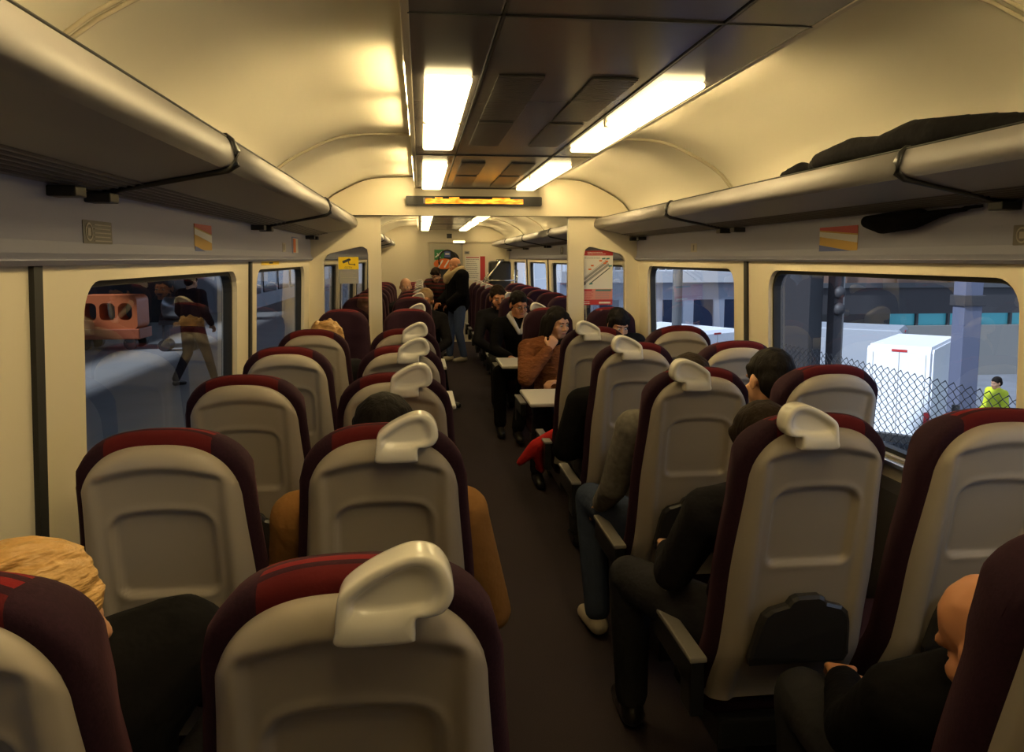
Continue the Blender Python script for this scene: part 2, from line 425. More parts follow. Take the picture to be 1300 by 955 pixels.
# ------------------------------------------------------------------ luggage racks
def rack(s, y0, y1, label):
    R = thing('luggage_rack', label, 'luggage rack', (s*1.3, (y0+y1)/2, 1.85), 0, 'overhead luggage racks')
    L = (y1-y0)/2-.004
    def tr(p): return (s*p[0]-s*1.3, p[1]-1.85)
    def cat(P, k=4):
        o = []
        for i in range(len(P)-1):
            p0, p1, p2, p3 = [Vector(P[min(max(i+d, 0), len(P)-1)]) for d in (-1, 0, 1, 2)]
            for j in range(k):
                t = j/k; o.append(tuple(.5*((2*p1)+(p2-p0)*t+(2*p0-5*p1+4*p2-p3)*t*t+(3*p1-p0-3*p2+p3)*t**3)))
        return o+[P[-1]]
    body = [(1.305, 1.905), (1.01, 1.972), (.985, 1.985), (.968, 1.984), (.955, 1.972), (.944, 1.952), (.940, 1.932), (.943, 1.915), (.953, 1.903), (.972, 1.896), (1.06, 1.877), (1.16, 1.858), (1.305, 1.832)]
    body = body[:2]+cat(body[2:10])+body[10:]
    bm = bmesh.new(); prism(bm, [tr(p) for p in body], -L, L, 'Y'); sh = obj('shelf', bm, M['rack'], R)
    for p in sh.data.polygons: p.use_smooth = len(p.vertices) == 4 and p.center.x*-s > .30
    bm = bmesh.new(); tube(bm, [(s*.9605-s*1.3, -L, 1.979-1.85), (s*.9605-s*1.3, L, 1.979-1.85)], .0035, 6); obj('lip_seal', bm, M['black'], R)
    bm = bmesh.new()
    for k in range(6):
        x = 1.175+k*.021; z = 1.8575-(x-1.16)*.18
        tube(bm, [(s*x-s*1.3, -L, z-1.85), (s*x-s*1.3, L, z-1.85)], .0045, 6)
    obj('grille_rib', bm, M['rackdark'], R)
    # black end strap following the profile
    bm = bmesh.new()
    if not (abs(y1-6.16) < .01 or y1 > 15):
     pth = [(.975, 1.986), (.962, 1.984), (.948, 1.970), (.936, 1.94), (.938, 1.908), (.96, 1.893), (1.05, 1.874), (1.17, 1.850), (1.30, 1.826)]
     rr = [.003, .006, .009, .012, .012, .010, .008, .007, .007]
     tube(bm, [(s*p[0]-s*1.3, L, p[1]-1.85) for p in pth], rr, 8); obj('end_strap', bm, M['black'], R, True)
    for yy in (L-.02, L-.22):
        bm = bmesh.new(); bx(bm, *sorted((s*1.24-s*1.3, s*1.305-s*1.3)), yy-.03, yy+.03, 1.802-1.85, 1.828-1.85, .004)
        obj('bracket', bm, M['black'], R)
rk = [(-1.18, 0.0, 'behind the camera'), (0.0, 2.15, 'longest in view, nearest the camera'), (2.15, 4.30, 'second from the camera'), (4.30, 6.16, 'third, ending at the glass partition'),
      (6.24, 8.4, 'first beyond the partition'), (8.4, 10.6, 'second beyond the partition'), (10.6, 12.8, 'third beyond the partition'), (12.8, 15.2, 'last, ending at the end wall')]
for s, nm in ((-1, 'left'), (1, 'right')):
    for a, b, w in rk: rack(s, a, b, 'taupe overhead luggage rack module on the %s wall, %s' % (nm, w))

# ================================================================== SEATS
def hw(z): return .178+.022*sstep(1.18, .80, z)+.006*sstep(.75, .5, z)
def yr(z): return (1.27-z)*.20+.05*sstep(.62, .42, z)
def ztop(u, base, h): return base+h*(1-min(1, abs(u))**2.7)**.55
def grid(bm, f, nu, nv):
    G = [[bm.verts.new(f(-1+2*i/nu, j/nv)) for i in range(nu+1)] for j in range(nv+1)]
    for j in range(nv):
        for i in range(nu): bm.faces.new((G[j][i], G[j][i+1], G[j+1][i+1], G[j+1][i]))
    return G
def shell_bm():
    bm = bmesh.new(); Z0 = .42
    def f(u, v):
        zt = ztop(u, 1.115, .135); z = Z0+(zt-Z0)*(1-(1-v)**1.25)
        x = u*hw(z)
        e = min(hw(z)*(1-abs(u)), (zt-z)*1.0, .06)
        if zt-z < .09 and hw(z)*(1-abs(u)) < .09:
            a, b = hw(z)*(1-abs(u)), zt-z; e = min(.06, a*b/(a+b+1e-6)*1.6 if a+b > 0 else 0, e)
        rnd = math.sqrt(max(0, 1-(1-e/.06)**2))
        y = yr(z)+.030-.045*rnd
        # wide inner field, then the small framed recess
        fld = sstep(.155, .125, abs(x))*sstep(1.205-.025*x*x/.02, 1.182-.025*x*x/.02, z)
        y += .015*fld
        ax = abs(x); ztp = 1.092-.018*(ax/.12)**2.5
        cr = min(.118-ax, ztp-z, z-.868)
        if .118-ax < .035 and ztp-z < .035:
            dx, dz = .035-(.118-ax), .035-(ztp-z)
            cr = .035-math.sqrt(dx*dx+dz*dz)
        if .118-ax < .03 and z-.868 < .03:
            dx, dz = .03-(.118-ax), .03-(z-.868)
            cr = .03-math.sqrt(dx*dx+dz*dz)
        y += .013*sstep(0, .012, cr)
        y -= .003*sstep(-.022, -.004, cr)*sstep(.004, -.004, cr)
        return Vector((x, y, z))
    grid(bm, f, 60, 110)
    return bm
def cushion_bm():
    bm = bmesh.new(); Z0 = .44
    def mk(front):
        def f(u, v):
            zt = ztop(u, 1.14, .142); z = Z0+(zt-Z0)*(1-(1-v)**1.2); w = hw(z)+.024
            x = u*w
            a, b = w*(1-abs(u)), zt-z
            e = min(a, b)
            if a < .1 and b < .1: e = a*b/(a+b+1e-6)*1.6 if a+b > 0 else 0; e = min(e, a, b)
            R = .034; k = math.sqrt(max(0, 1-(1-min(e/R, 1))**2))
            yb = yr(z)+.055
            if front:
                bol = .018*sstep(.05, .16, abs(x))-.012*sstep(1.02, .95, z)*sstep(.12, .05, abs(x))
                hd_ = .014*sstep(1.03, 1.10, z)
                return Vector((x, yb+k*(.062+bol+hd_), z))
            return Vector((x, yb-.030*k, z))
        return f
    grid(bm, mk(True), 28, 44); grid(bm, mk(False), 28, 44)
    bmesh.ops.remove_doubles(bm, verts=bm.verts, dist=.0006)
    return bm
def grab_bm(s):
    """ivory loop handle; s = +1 towards +x"""
    out = [(-.012, 1.205), (.040, 1.203), (.078, 1.205), (.083, 1.212), (.084, 1.236), (.100, 1.238), (.118, 1.243), (.129, 1.258), (.130, 1.276), (.124, 1.297), (.112, 1.312),
           (.096, 1.319), (.076, 1.319), (.052, 1.311), (.024, 1.297), (.000, 1.280), (-.009, 1.268), (-.012, 1.25), (-.014, 1.225)]
    inn = [(.012, 1.250), (.026, 1.247), (.045, 1.247), (.062, 1.248), (.078, 1.250), (.092, 1.252), (.103, 1.258), (.108, 1.267), (.108, 1.279), (.104, 1.290), (.098, 1.298),
           (.088, 1.302), (.074, 1.301), (.056, 1.295), (.036, 1.284), (.018, 1.272), (.008, 1.263), (.006, 1.256), (.008, 1.252)]
    def sm(P, k=5):
        n = len(P); o = []
        for i in range(n):
            p0, p1, p2, p3 = [Vector(P[(i+d) % n]) for d in (-1, 0, 1, 2)]
            for j in range(k):
                t = j/k
                o.append(.5*((2*p1)+(p2-p0)*t+(2*p0-5*p1+4*p2-p3)*t*t+(3*p1-p0-3*p2+p3)*t**3))
        return o
    O, I = sm(out), sm(inn); n = len(O)
    bm = bmesh.new()
    def side(sg, yc, T):
        rings = []
        for t, d in ((0, .0), (0, .55), (.07, .85), (.2, 1.0), (.55, 1.0), (.8, .93), (1.0, .62)):
            rings.append([bm.verts.new((s*(O[i].x*(1-t)+I[i].x*t), yc+sg*T*d, O[i].y*(1-t)+I[i].y*t)) for i in range(n)])
        c = sum(I, Vector((0, 0)))/n
        for t, d in ((.12, .45), (.35, .40)):
            rings.append([bm.verts.new((s*(I[i].x*(1-t)+c.x*t), yc+sg*T*d, I[i].y*(1-t)+c.y*t)) for i in range(n)])
        for A, B in zip(rings, rings[1:]):
            for i in range(n): bm.faces.new((A[i], A[(i+1) % n], B[(i+1) % n], B[i]))
        bm.faces.new(rings[-1]); return rings[0]
    side(-1, -.012, .022); side(1, -.012, .034)
    bmesh.ops.remove_doubles(bm, verts=bm.verts, dist=.0002)
    return bm
def table_bm():
    """folded tray under the recess: rounded trapezoid with a raised tab"""
    pts = [(-.135, .575), (.135, .575), (.142, .60), (.128, .70), (.118, .735), (.10, .752), (.055, .765), (.045, .782), (.03, .79), (-.03, .79), (-.045, .782), (-.055, .765), (-.10, .752), (-.118, .735), (-.128, .70), (-.142, .60)]
    bm = bmesh.new()
    A = [bm.verts.new((x, yr(z)-.018, z)) for x, z in pts]
    B = [bm.verts.new((x, yr(z)-.036, z)) for x, z in pts]
    C = [bm.verts.new((x*.93, yr(z)-.041, .66+(z-.66)*.93)) for x, z in pts]
    n = len(pts)
    for P, Q in ((A, B), (B, C)):
        for i in range(n): bm.faces.new((P[i], P[(i+1) % n], Q[(i+1) % n], Q[i]))
    bm.faces.new(A); bm.faces.new(C)
    return bm
ME = {}
def shared(key, fn, mt, smooth=True):
    if key not in ME:
        bm = fn(); bmesh.ops.recalc_face_normals(bm, faces=bm.faces)
        me = bpy.data.meshes.new(key); bm.to_mesh(me); bm.free(); me.materials.append(mt)
        for p in me.polygons: p.use_smooth = smooth
        ME[key] = me
    return ME[key]
def seat_cushion_bm():
    bm = bmesh.new(); bx(bm, -.20, .20, .25, .70, .34, .46, .045, 4)
    for v in bm.verts: v.co.z += .03*(v.co.y-.25)
    return bm
def base_bm():
    bm = bmesh.new(); bx(bm, -.17, .17, .22, .62, .26, .35, .01); bx(bm, -.05, .05, .30, .52, .014, .27, .01); return bm
def arm_bm(s, z):
    def f():
        bm = bmesh.new(); x0, x1 = sorted((s*.235, s*.275))
        bx(bm, x0, x1, .17, .52, z-.10, z-.012, .008); bx(bm, x0, x1, .17, .26, .40, z-.05, .006); return bm
    return f
def armtop_bm(s, z):
    def f():
        bm = bmesh.new(); x0, x1 = sorted((s*.23, s*.28)); bx(bm, x0, x1, .165, .53, z-.016, z, .006); return bm
    return f
def make_seat(loc, rz, side, grab, armz, label, group, tray=True):
    """side = local x direction of the aisle"""
    S = thing('train_seat', label, 'seat', (loc[0], loc[1], -.014), rz, group)
    link('shell', shared('seat_shell', shell_bm, M['shell']), None, S)
    link('backrest', shared('seat_backrest', cushion_bm, M['plush']), None, S)
    link('seat_cushion', shared('seat_cushion', seat_cushion_bm, M['plush']), None, S)
    link('base', shared('seat_base', base_bm, M['black'], False), None, S)
    if tray:
        link('folding_tray', shared('folding_tray', table_bm, M['tray'], False), None, S)
    if grab:
        link('grab_handle', shared('grab%d' % side, lambda: grab_bm(side), M['grab']), None, S)
        a = link('armrest', shared('arm%d_%d' % (side, armz*100), arm_bm(side, armz), M['black'], False), None, S)
        link('armrest_top', shared('armtop%d_%d' % (side, armz*100), armtop_bm(side, armz), M['armtop'], False), None, a)
    return S
ordn = ['first', 'second', 'third', 'fourth', 'fifth', 'sixth', 'seventh']
for k in range(5):
    Y = .93+.845*k
    for s, nm in ((-1, 'left'), (1, 'right')):
        for pos, X in (('aisle', .55), ('window', 1.06)):
            extra = 'with ivory grab handle' if pos == 'aisle' else 'without a handle'
            xx = s*X+(.06 if (k, s, pos) == (0, 1, 'aisle') else -.025 if (k, s, pos) == (0, -1, 'window') else .01 if (k, s, pos) == (0, 1, 'window') else 0)
            make_seat((xx, Y, 0), 0, -s, pos == 'aisle', .66 if s < 0 else .575,
                      'taupe-backed train seat %s, %s %s side, %s row from the camera' % (extra, nm, pos, ordn[k]), 'taupe seat backs of the near rows')
for s, nm in ((-1, 'left'), (1, 'right')):
    for pos, X in (('aisle', .55), ('window', 1.06)):
        make_seat((s*X, 6.14, 0), PI, s, pos == 'aisle', .60, 'burgundy seat facing the camera in front of the partition, %s %s side' % (nm, pos), 'burgundy seats by the partition')
for k in range(7):
    Y = 8.05+.84*k
    for s, nm in ((-1, 'left'), (1, 'right')):
        for pos, X in (('aisle', .55), ('window', 1.06)):
            if k == 6 and s > 0 and pos == 'window': continue
            make_seat((s*X, Y, 0), PI, s, pos == 'aisle', .60, 'burgundy seat beyond the partition, %s %s side, %s row back' % (nm, pos, ordn[k]), 'burgundy seats beyond the partition')
# ------------------------------------------------------------------ tables
def bay_table(s, y0, y1, label):
    T = thing('bay_table', label, 'table', (s*1.30, (y0+y1)/2, 0), 0, 'tables between facing seats')
    h = (y1-y0)/2; inner = s*.24-s*1.30
    bm = bmesh.new(); x0, x1 = sorted((0, inner)); bx(bm, x0, x1, -h, h, .695, .722, .012, 3); obj('tabletop', bm, M['table'], T)
    bm = bmesh.new(); c = s*.62-s*1.3; bx(bm, c-.035, c+.035, -.06, .06, 0, .70, .008); bx(bm, c-.06, c+.06, -.2, .2, 0, .03, .008); obj('pedestal', bm, M['greyink'], T)
bay_table(1, 4.86, 5.42, 'pale folding bay table on the right, behind the near taupe seats')
bay_table(-1, 4.86, 5.42, 'pale bay table on the left, mostly hidden behind the fifth row seats')
bay_table(1, 6.62, 7.20, 'pale bay table on the right just beyond the partition')
bay_table(-1, 6.62, 7.20, 'pale bay table on the left just beyond the partition')

# ================================================================== SIGNS
def flat(bm, pts, a0, a1, axis='Y'): prism(bm, pts, a0, a1, axis)
def rect_part(name, x0, x1, z0, z1, d, mt, parent, th=.0012, axis='Y', sg=-1, r=0):
    """thin print layer d in front of the sign back, in sign-local coordinates"""
    bm = bmesh.new(); pts = rrect(x0, x1, z0, z1, r, 4) if r else [(x0, z0), (x1, z0), (x1, z1), (x0, z1)]
    prism(bm, pts, sg*d, sg*(d+th), axis); return obj(name, bm, mt, parent)
def lines(name, x0, x1, z0, z1, n, d, mt, parent, axis='Y', sg=-1, h=.35):
    bm = bmesh.new(); rnd = random.Random(int(abs(x0*1000)+n)); st = (z1-z0)/n
    for i in range(n):
        x = x0; zz = z1-st*(i+1)
        end = x1-(x1-x0)*rnd.random()*.25
        while x < end:
            w = (x1-x0)*(.04+.10*rnd.random()); w = min(w, end-x)
            prism(bm, [(x, zz+st*.2), (x+w, zz+st*.2), (x+w, zz+st*(.2+h)), (x, zz+st*(.2+h))], sg*d, sg*(d+.0008), axis)
            x += w+(x1-x0)*.025
    o = obj(name, bm, mt, parent); return o
# safety poster on the right glass
P = thing('safety_poster', 'red and white safety notice with grey train diagram on the right partition glass', 'poster', (.958, YP-.006, 1.50))
rect_part('sheet', -.152, .152, -.222, .222, 0, M['white'], P, .0025, r=.018)
rect_part('heading_band', -.152, .152, .182, .222, .003, M['red'], P)
rect_part('footer_band', -.152, .152, -.222, -.178, .003, M['red'], P)
rect_part('info_panel', -.152, .152, -.178, -.090, .003, M['pink'], P)
lines('heading_text', -.06, .10, .19, .216, 2, .0045, M['white'], P)
lines('footer_text', -.14, -.02, -.215, -.185, 2, .0045, M['white'], P)
rect_part('brand_text', .04, .135, -.21, -.196, .0045, M['white'], P)
lines('info_text', -.14, .0, -.172, -.11, 6, .0045, M['red'], P); lines('info_text', .01, .14, -.172, -.11, 6, .0045, M['greyink'], P)
rect_part('info_heading', -.13, -.02, -.108, -.094, .0045, M['red'], P); rect_part('info_heading', .01, .14, -.108, -.094, .0045, M['teal'], P)
lines('notice_text', -.14, .08, .155, .176, 2, .003, M['greyink'], P)
bm = bmesh.new()
def bar2(bm, x0, z0, x1, z1, w, d, th=.001):
    dx, dz = x1-x0, z1-z0; L = math.hypot(dx, dz); nx, nz = -dz/L*w/2, dx/L*w/2
    prism(bm, [(x0+nx, z0+nz), (x1+nx, z1+nz), (x1-nx, z1-nz), (x0-nx, z0-nz)], -d, -(d+th))
bar2(bm, -.10, -.035, .11, .125, .055, .003); obj('train_diagram', bm, M['greyink'], P)
bm = bmesh.new()
for k in (-.016, 0, .016): bar2(bm, -.09-k, -.03+k*1.2, .115-k, .125+k*1.2, .005, .0042)
obj('diagram_line', bm, M['white'], P)
bm = bmesh.new(); bar2(bm, -.035, -.045, .13, .085, .007, .003); bar2(bm, -.118, -.02, -.085, -.062, .045, .0042); obj('diagram_end', bm, M['ink'], P)
bm = bmesh.new()
for x, z in ((-.12, .005), (-.10, -.055), (-.03, -.05), (-.12, -.045), (.13, .095), (.075, .155), (.11, .155), (-.10, .055)): bar2(bm, x-.014, z, x+.014, z+.004, .012, .0045)
obj('callout', bm, M['teal'], P)
bm = bmesh.new()
for x, z in ((-.02, .10), (-.04, .07), (.05, .14), (.085, .12), (.10, .135)): bar2(bm, x-.012, z, x+.012, z, .012, .0055)
obj('callout', bm, M['orange'], P)
# cctv sign on the left glass
P = thing('camera_sign', 'yellow camera warning sign above grey small print on the left partition glass', 'sign', (-1.02, YP-.006, 1.62))
rect_part('yellow_plate', -.078, .078, -.047, .050, 0, M['yellow'], P, .0025)
rect_part('grey_plate', -.074, .076, -.16, -.049, 0, M['greyink'], P, .002)
bm = bmesh.new(); bar2(bm, -.045, .008, .008, .030, .020, .003); bar2(bm, .004, .022, .012, .036, .018, .003); bar2(bm, .0, .018, .004, -.008, .006, .003); bar2(bm, .004, -.006, .045, -.010, .006, .003); bar2(bm, .045, -.002, .05, -.016, .008, .003)
obj('camera_symbol', bm, M['ink'], P)
lines('small_print', -.066, .068, -.15, -.06, 8, .003, M['paleink'], P)
def text(name, s, size, loc, rot, mt, parent, ext=.0006):
    cu = bpy.data.curves.new(name, 'FONT'); cu.body = s; cu.size = size; cu.extrude = ext; cu.align_x = 'CENTER'; cu.align_y = 'CENTER'
    t = bpy.data.objects.new('t', cu); COL.objects.link(t)
    dg = bpy.context.evaluated_depsgraph_get(); me = bpy.data.meshes.new_from_object(t.evaluated_get(dg))
    bpy.data.objects.remove(t); o = link(name, me, mt, parent); o.location = loc; o.rotation_euler = rot; return o
text('lettering', 'CCTV', .022, (-.002, -.0035, -.034), (PI/2, 0, 0), M['ink'], P)
# led display
P = thing('display_board', 'long black passenger display with scrolling orange text on the partition header', 'display', (-.028, YP-.061, 2.108))
bm = bmesh.new(); prism(bm, rrect(-.535, .535, -.036, .036, .010), 0, -.028); obj('housing', bm, M['black'], P)
Ml = bpy.data.materials.new('led_text'); Ml.use_nodes = True
n = Ml.node_tree.nodes; l = Ml.node_tree.links; b = n['Principled BSDF']; b.inputs['Base Color'].default_value = (.02, .01, 0, 1)
tcn = n.new('ShaderNodeTexCoord'); mp = n.new('ShaderNodeMapping'); mp.inputs['Scale'].default_value = (9, 1, 42); ns = n.new('ShaderNodeTexNoise'); ns.inputs['Scale'].default_value = 1.3; ns.inputs['Detail'].default_value = 5
cr = n.new('ShaderNodeValToRGB'); cr.color_ramp.elements[0].position = .33; cr.color_ramp.elements[0].color = (.35, .05, .0, 1); cr.color_ramp.elements[1].position = .62; cr.color_ramp.elements[1].color = (1.0, .42, .03, 1)
l.new(tcn.outputs['Object'], mp.inputs[0]); l.new(mp.outputs[0], ns.inputs['Vector']); l.new(ns.outputs['Fac'], cr.inputs[0]); l.new(cr.outputs[0], b.inputs['Emission Color']); b.inputs['Emission Strength'].default_value = 2.6
bm = bmesh.new()
for x0, x1, z0, z1 in ((-.385, .385, -.022, .014), (-.31, -.25, .014, .026), (-.20, -.12, .014, .028), (.14, .28, .014, .026), (-.385, -.33, -.026, .018)):
    prism(bm, [(x0, z0), (x1, z0), (x1, z1), (x0, z1)], -.0285, -.0295)
obj('lit_text', bm, Ml, P)
rect_part('sensor_window', -.40, -.388, -.022, .022, .0285, M['greyink'], P)
# small signs on the cantrail
def wall_sign(name, s, yc, zc, w, h, mt, label, cat='sign'):
    return thing(name, label, cat, (s*1.3045, yc, zc)), w/2, h/2
def wp(nm, S, s, y0, y1, z0, z1, d, mt, r=0):
    bm = bmesh.new(); pts = rrect(y0, y1, z0, z1, r, 4) if r else [(y0, z0), (y1, z0), (y1, z1), (y0, z1)]
    prism(bm, pts, -s*d, -s*(d+.0015), 'X'); return obj(nm, bm, mt, S)
def info_plate(s, yc, w, label):
    S = thing('information_plate', label, 'sign', (s*1.3045, yc, 1.728), 0, 'engraved grey plates')
    wp('plate', S, s, -w/2, w/2, -.030, .030, 0, M['greysign'], .004)
    bm = bmesh.new(); ce = (-w/2+.035 if s < 0 else w/2-.035)
    ring_frame(bm, [(ce+.022*math.cos(a*PI/8), .024*math.sin(a*PI/8)) for a in range(16)], [(ce+.018*math.cos(a*PI/8), .019*math.sin(a*PI/8)) for a in range(16)], -s*.0015, -s*.003, 'X')
    bx(bm, *sorted((-s*.0015, -s*.003)), ce-.009, ce+.009, -.010, .010)
    obj('round_symbol', bm, M['paleink'], S)
    bm = bmesh.new()
    for k in range(5):
        a, b = (ce+.032, w/2-.01-.006*(k % 2)) if s < 0 else (-w/2+.01+.006*(k % 2), ce-.032)
        bx(bm, *sorted((-s*.0015, -s*.003)), a, b, .018-k*.0105, .021-k*.0105)
    obj('small_text', bm, M['paleink'], S)
info_plate(-1, 2.17, .185, 'grey plate with a round white symbol and small print, above the left window')
info_plate(1, 2.03, .185, 'grey plate with a round symbol at the right edge, above the right window')
def leaflet(s, yc, zc, w, h, label):
    S = thing('sticker', label, 'sticker', (s*1.3045, yc, zc), 0, 'striped stickers above the windows')
    wp('backing', S, s, -w/2, w/2, -h/2, h/2, 0, M['gold'])
    f = -s
    def q(pts, mt, d, nm='stripe'):
        bm = bmesh.new(); prism(bm, [(f*-a, b) for a, b in pts], -s*d, -s*(d+.001), 'X'); obj(nm, bm, mt, S)
    q([(-w/2, h/2), (w/2, h/2), (w/2, h/2-.012), (-w/2, h/2-.034)], M['red'], .0018)
    q([(-w/2, h/2-.040), (w/2, h/2-.018), (w/2, h/2-.040), (-w/2, h/2-.070)], M['white'], .0018)
    q([(-w/2, -h/2), (w/2, -h/2), (w/2, -h/2+.028), (-w/2+.04, -h/2)], M['blue'], .0018)
leaflet(-1, 3.17, 1.735, .24, .112, 'red, gold and white striped sticker over the nearest left window')
leaflet(1, 3.10, 1.742, .30, .104, 'red, gold and white striped sticker over the nearest right window')
for s, yc, nm in ((-1, 4.98, 'left'), (1, 4.84, 'right')):
    S = thing('seat_number_plate', 'tiny beige plate above the second window on the %s' % nm, 'sign', (s*1.3045, yc, 1.728), 0, 'tiny beige plates')
    wp('plate', S, s, -.055, .055, -.028, .028, 0, M['paleink'], .004); wp('mark', S, s, -.008, .008, -.018, .018, .0016, M['greysign'])
S = thing('emergency_sign', 'small orange and white emergency notice over the second left window', 'sign', (-1.3045, 5.42, 1.745))
wp('frame', S, -1, -.13, .13, -.058, .058, 0, M['blue']); wp('face', S, -1, -.11, .11, -.05, .05, .0016, M['white']); wp('orange_block', S, -1, -.10, .0, -.046, .046, .0032, M['orange'])
S = thing('yellow_label', 'yellow strip label on top of the second left window frame', 'label', (-1.318, 4.60, 1.632))
wp('strip', S, -1, -.26, .26, -.010, .012, 0, M['yellow']); wp('mark', S, -1, -.04, .06, -.004, .006, .0016, M['ink'])
S = thing('call_plate', 'black intercom plate on the right band beyond the partition', 'sign', (1.3045, 9.55, 1.76)); wp('plate', S, 1, -.10, .10, -.05, .05, 0, M['black'], .01); wp('speaker_mesh', S, 1, -.05, .05, -.025, .025, .0016, M['greyink'])
# end-wall signs
S = thing('exit_sign', 'green notice on the end door', 'sign', (-.095, YE+.022, 1.73)); rect_part('face', -.09, .10, -.10, .10, 0, M['green'], S, .003)
bm = bmesh.new(); bar2(bm, -.07, -.05, .06, .06, .022, .003); bar2(bm, -.04, .03, .03, -.06, .016, .0032); obj('pictogram', bm, M['white'], S)
S = thing('warning_disc', 'round red sign with white diagonal bars on the end door', 'sign', (.0, YE+.020, 1.55))
bm = bmesh.new(); prism(bm, [(.20*math.cos(a*PI/12), .105*math.sin(a*PI/12)) for a in range(24)], 0, -.003); obj('disc', bm, M['orange'], S)
bm = bmesh.new()
for k in (-.07, .05): bar2(bm, k-.04, -.07, k+.05, .075, .028, .0035)
obj('diagonal_bar', bm, M['white'], S)
S = thing('blue_notice', 'small pale blue notice on the end door window', 'sign', (.07, YE+.021, 1.74)); rect_part('face', -.06, .06, -.06, .06, 0, M['blue'], S, .003); rect_part('text_line', -.04, .04, -.01, .02, .0032, M['white'], S)
S = thing('timetable_poster', 'white timetable poster with a red side band on the end wall', 'poster', (.62, YE+.048, 1.46)); rect_part('sheet', -.20, .20, -.24, .24, 0, M['white'], S, .003)
rect_part('red_band', .10, .20, -.24, .24, .0032, M['red'], S); lines('small_print', -.18, .08, -.2, .2, 10, .0032, M['greyink'], S); rect_part('top_line', -.18, .08, .205, .225, .0032, M['red'], S)
S = thing('door_plate', 'small grey plate above the timetable poster', 'sign', (.46, YE+.048, 1.77)); rect_part('plate', -.05, .05, -.03, .03, 0, M['greyink'], S, .003); rect_part('mark', -.03, .03, -.01, .01, .0032, M['ink'], S)
S = thing('ceiling_monitor', 'small black camera box above the end door', 'camera', (.11, YE-.002, 2.095)); rect_part('housing', -.07, .07, -.06, .06, 0, M['cream'], S, .04, r=.01); rect_part('lens', -.05, .05, -.045, .045, .041, M['black'], S, .004)
S = thing('door_light', 'small white strip light above the end door', 'light', (.30, YE-.002, 1.985)); rect_part('housing', -.12, .12, -.024, .03, 0, M['cream'], S, .05); rect_part('tube', -.11, .11, -.020, .014, .051, M['lamp'], S, .006)

# ================================================================== PEOPLE
def rotm(yaw, pitch=0, roll=0): return Euler((pitch, roll, yaw), 'XYZ').to_matrix()
def limb_frame(d, up):
    d = d.normalized(); s = d.cross(up).normalized(); u = s.cross(d).normalized(); return d, s, u
def hand(bm, w, d, up, thumb, curl=.5, sc=1):
    """palm, four bent fingers of unequal length and a thumb from the palm's side"""
    w = Vector(w); d, s, u = limb_frame(Vector(d), Vector(up)); s = s*thumb
    for k in (-1, 0, 1): cap(bm, w+s*k*.012*sc, .014*sc, w+d*.075*sc+s*k*.024*sc, .0125*sc)
    for i, (o, L) in enumerate(((.030, .068), (.010, .078), (-.010, .072), (-.029, .056))):
        a = w+d*.078*sc+s*o*sc
        c1 = curl*.7; c2 = curl*1.7
        b = a+(d*math.cos(c1)-u*math.sin(c1))*L*.5*sc; c = b+(d*math.cos(c2)-u*math.sin(c2))*L*.5*sc
        cap(bm, a, .0095*sc, b, .0085*sc); cap(bm, b, .0085*sc, c, .007*sc)
    t0 = w+d*.025*sc+s*.022*sc; t1 = t0+(d*.6+s*.75-u*.3)*.042*sc; t2 = t1+(d*.9+s*.2-u*.35)*.032*sc
    cap(bm, t0, .013*sc, t1, .011*sc); cap(bm, t1, .011*sc, t2, .008*sc)
SITJ = dict(pel=(0, .37, .55), waist=(0, .33, .70), chest=(0, .27, .90), neck=(0, .255, 1.055), head=(0, .285, 1.175),
            shl=(-.185, .255, 1.0), shr=(.185, .255, 1.0), ell=(-.25, .33, .73), elr=(.25, .33, .73), wrl=(-.13, .55, .64), wrr=(.13, .55, .64),
            hil=(-.09, .39, .54), hir=(.09, .39, .54), knl=(-.12, .80, .56), knr=(.12, .80, .56), anl=(-.12, .74, .10), anr=(.12, .74, .10), fdl=(0, 1, 0), fdr=(0, 1, 0))
STANDJ = dict(pel=(0, 0, .93), waist=(0, 0, 1.08), chest=(0, 0, 1.27), neck=(0, -.01, 1.44), head=(0, .02, 1.56),
              shl=(-.19, 0, 1.38), shr=(.19, 0, 1.38), ell=(-.25, .0, 1.12), elr=(.25, .0, 1.12), wrl=(-.22, .16, .93), wrr=(.22, .16, .93),
              hil=(-.09, 0, .90), hir=(.09, 0, .90), knl=(-.11, .03, .49), knr=(.11, .03, .49), anl=(-.12, 0, .09), anr=(.12, 0, .09), fdl=(0, 1, 0), fdr=(0, 1, 0))
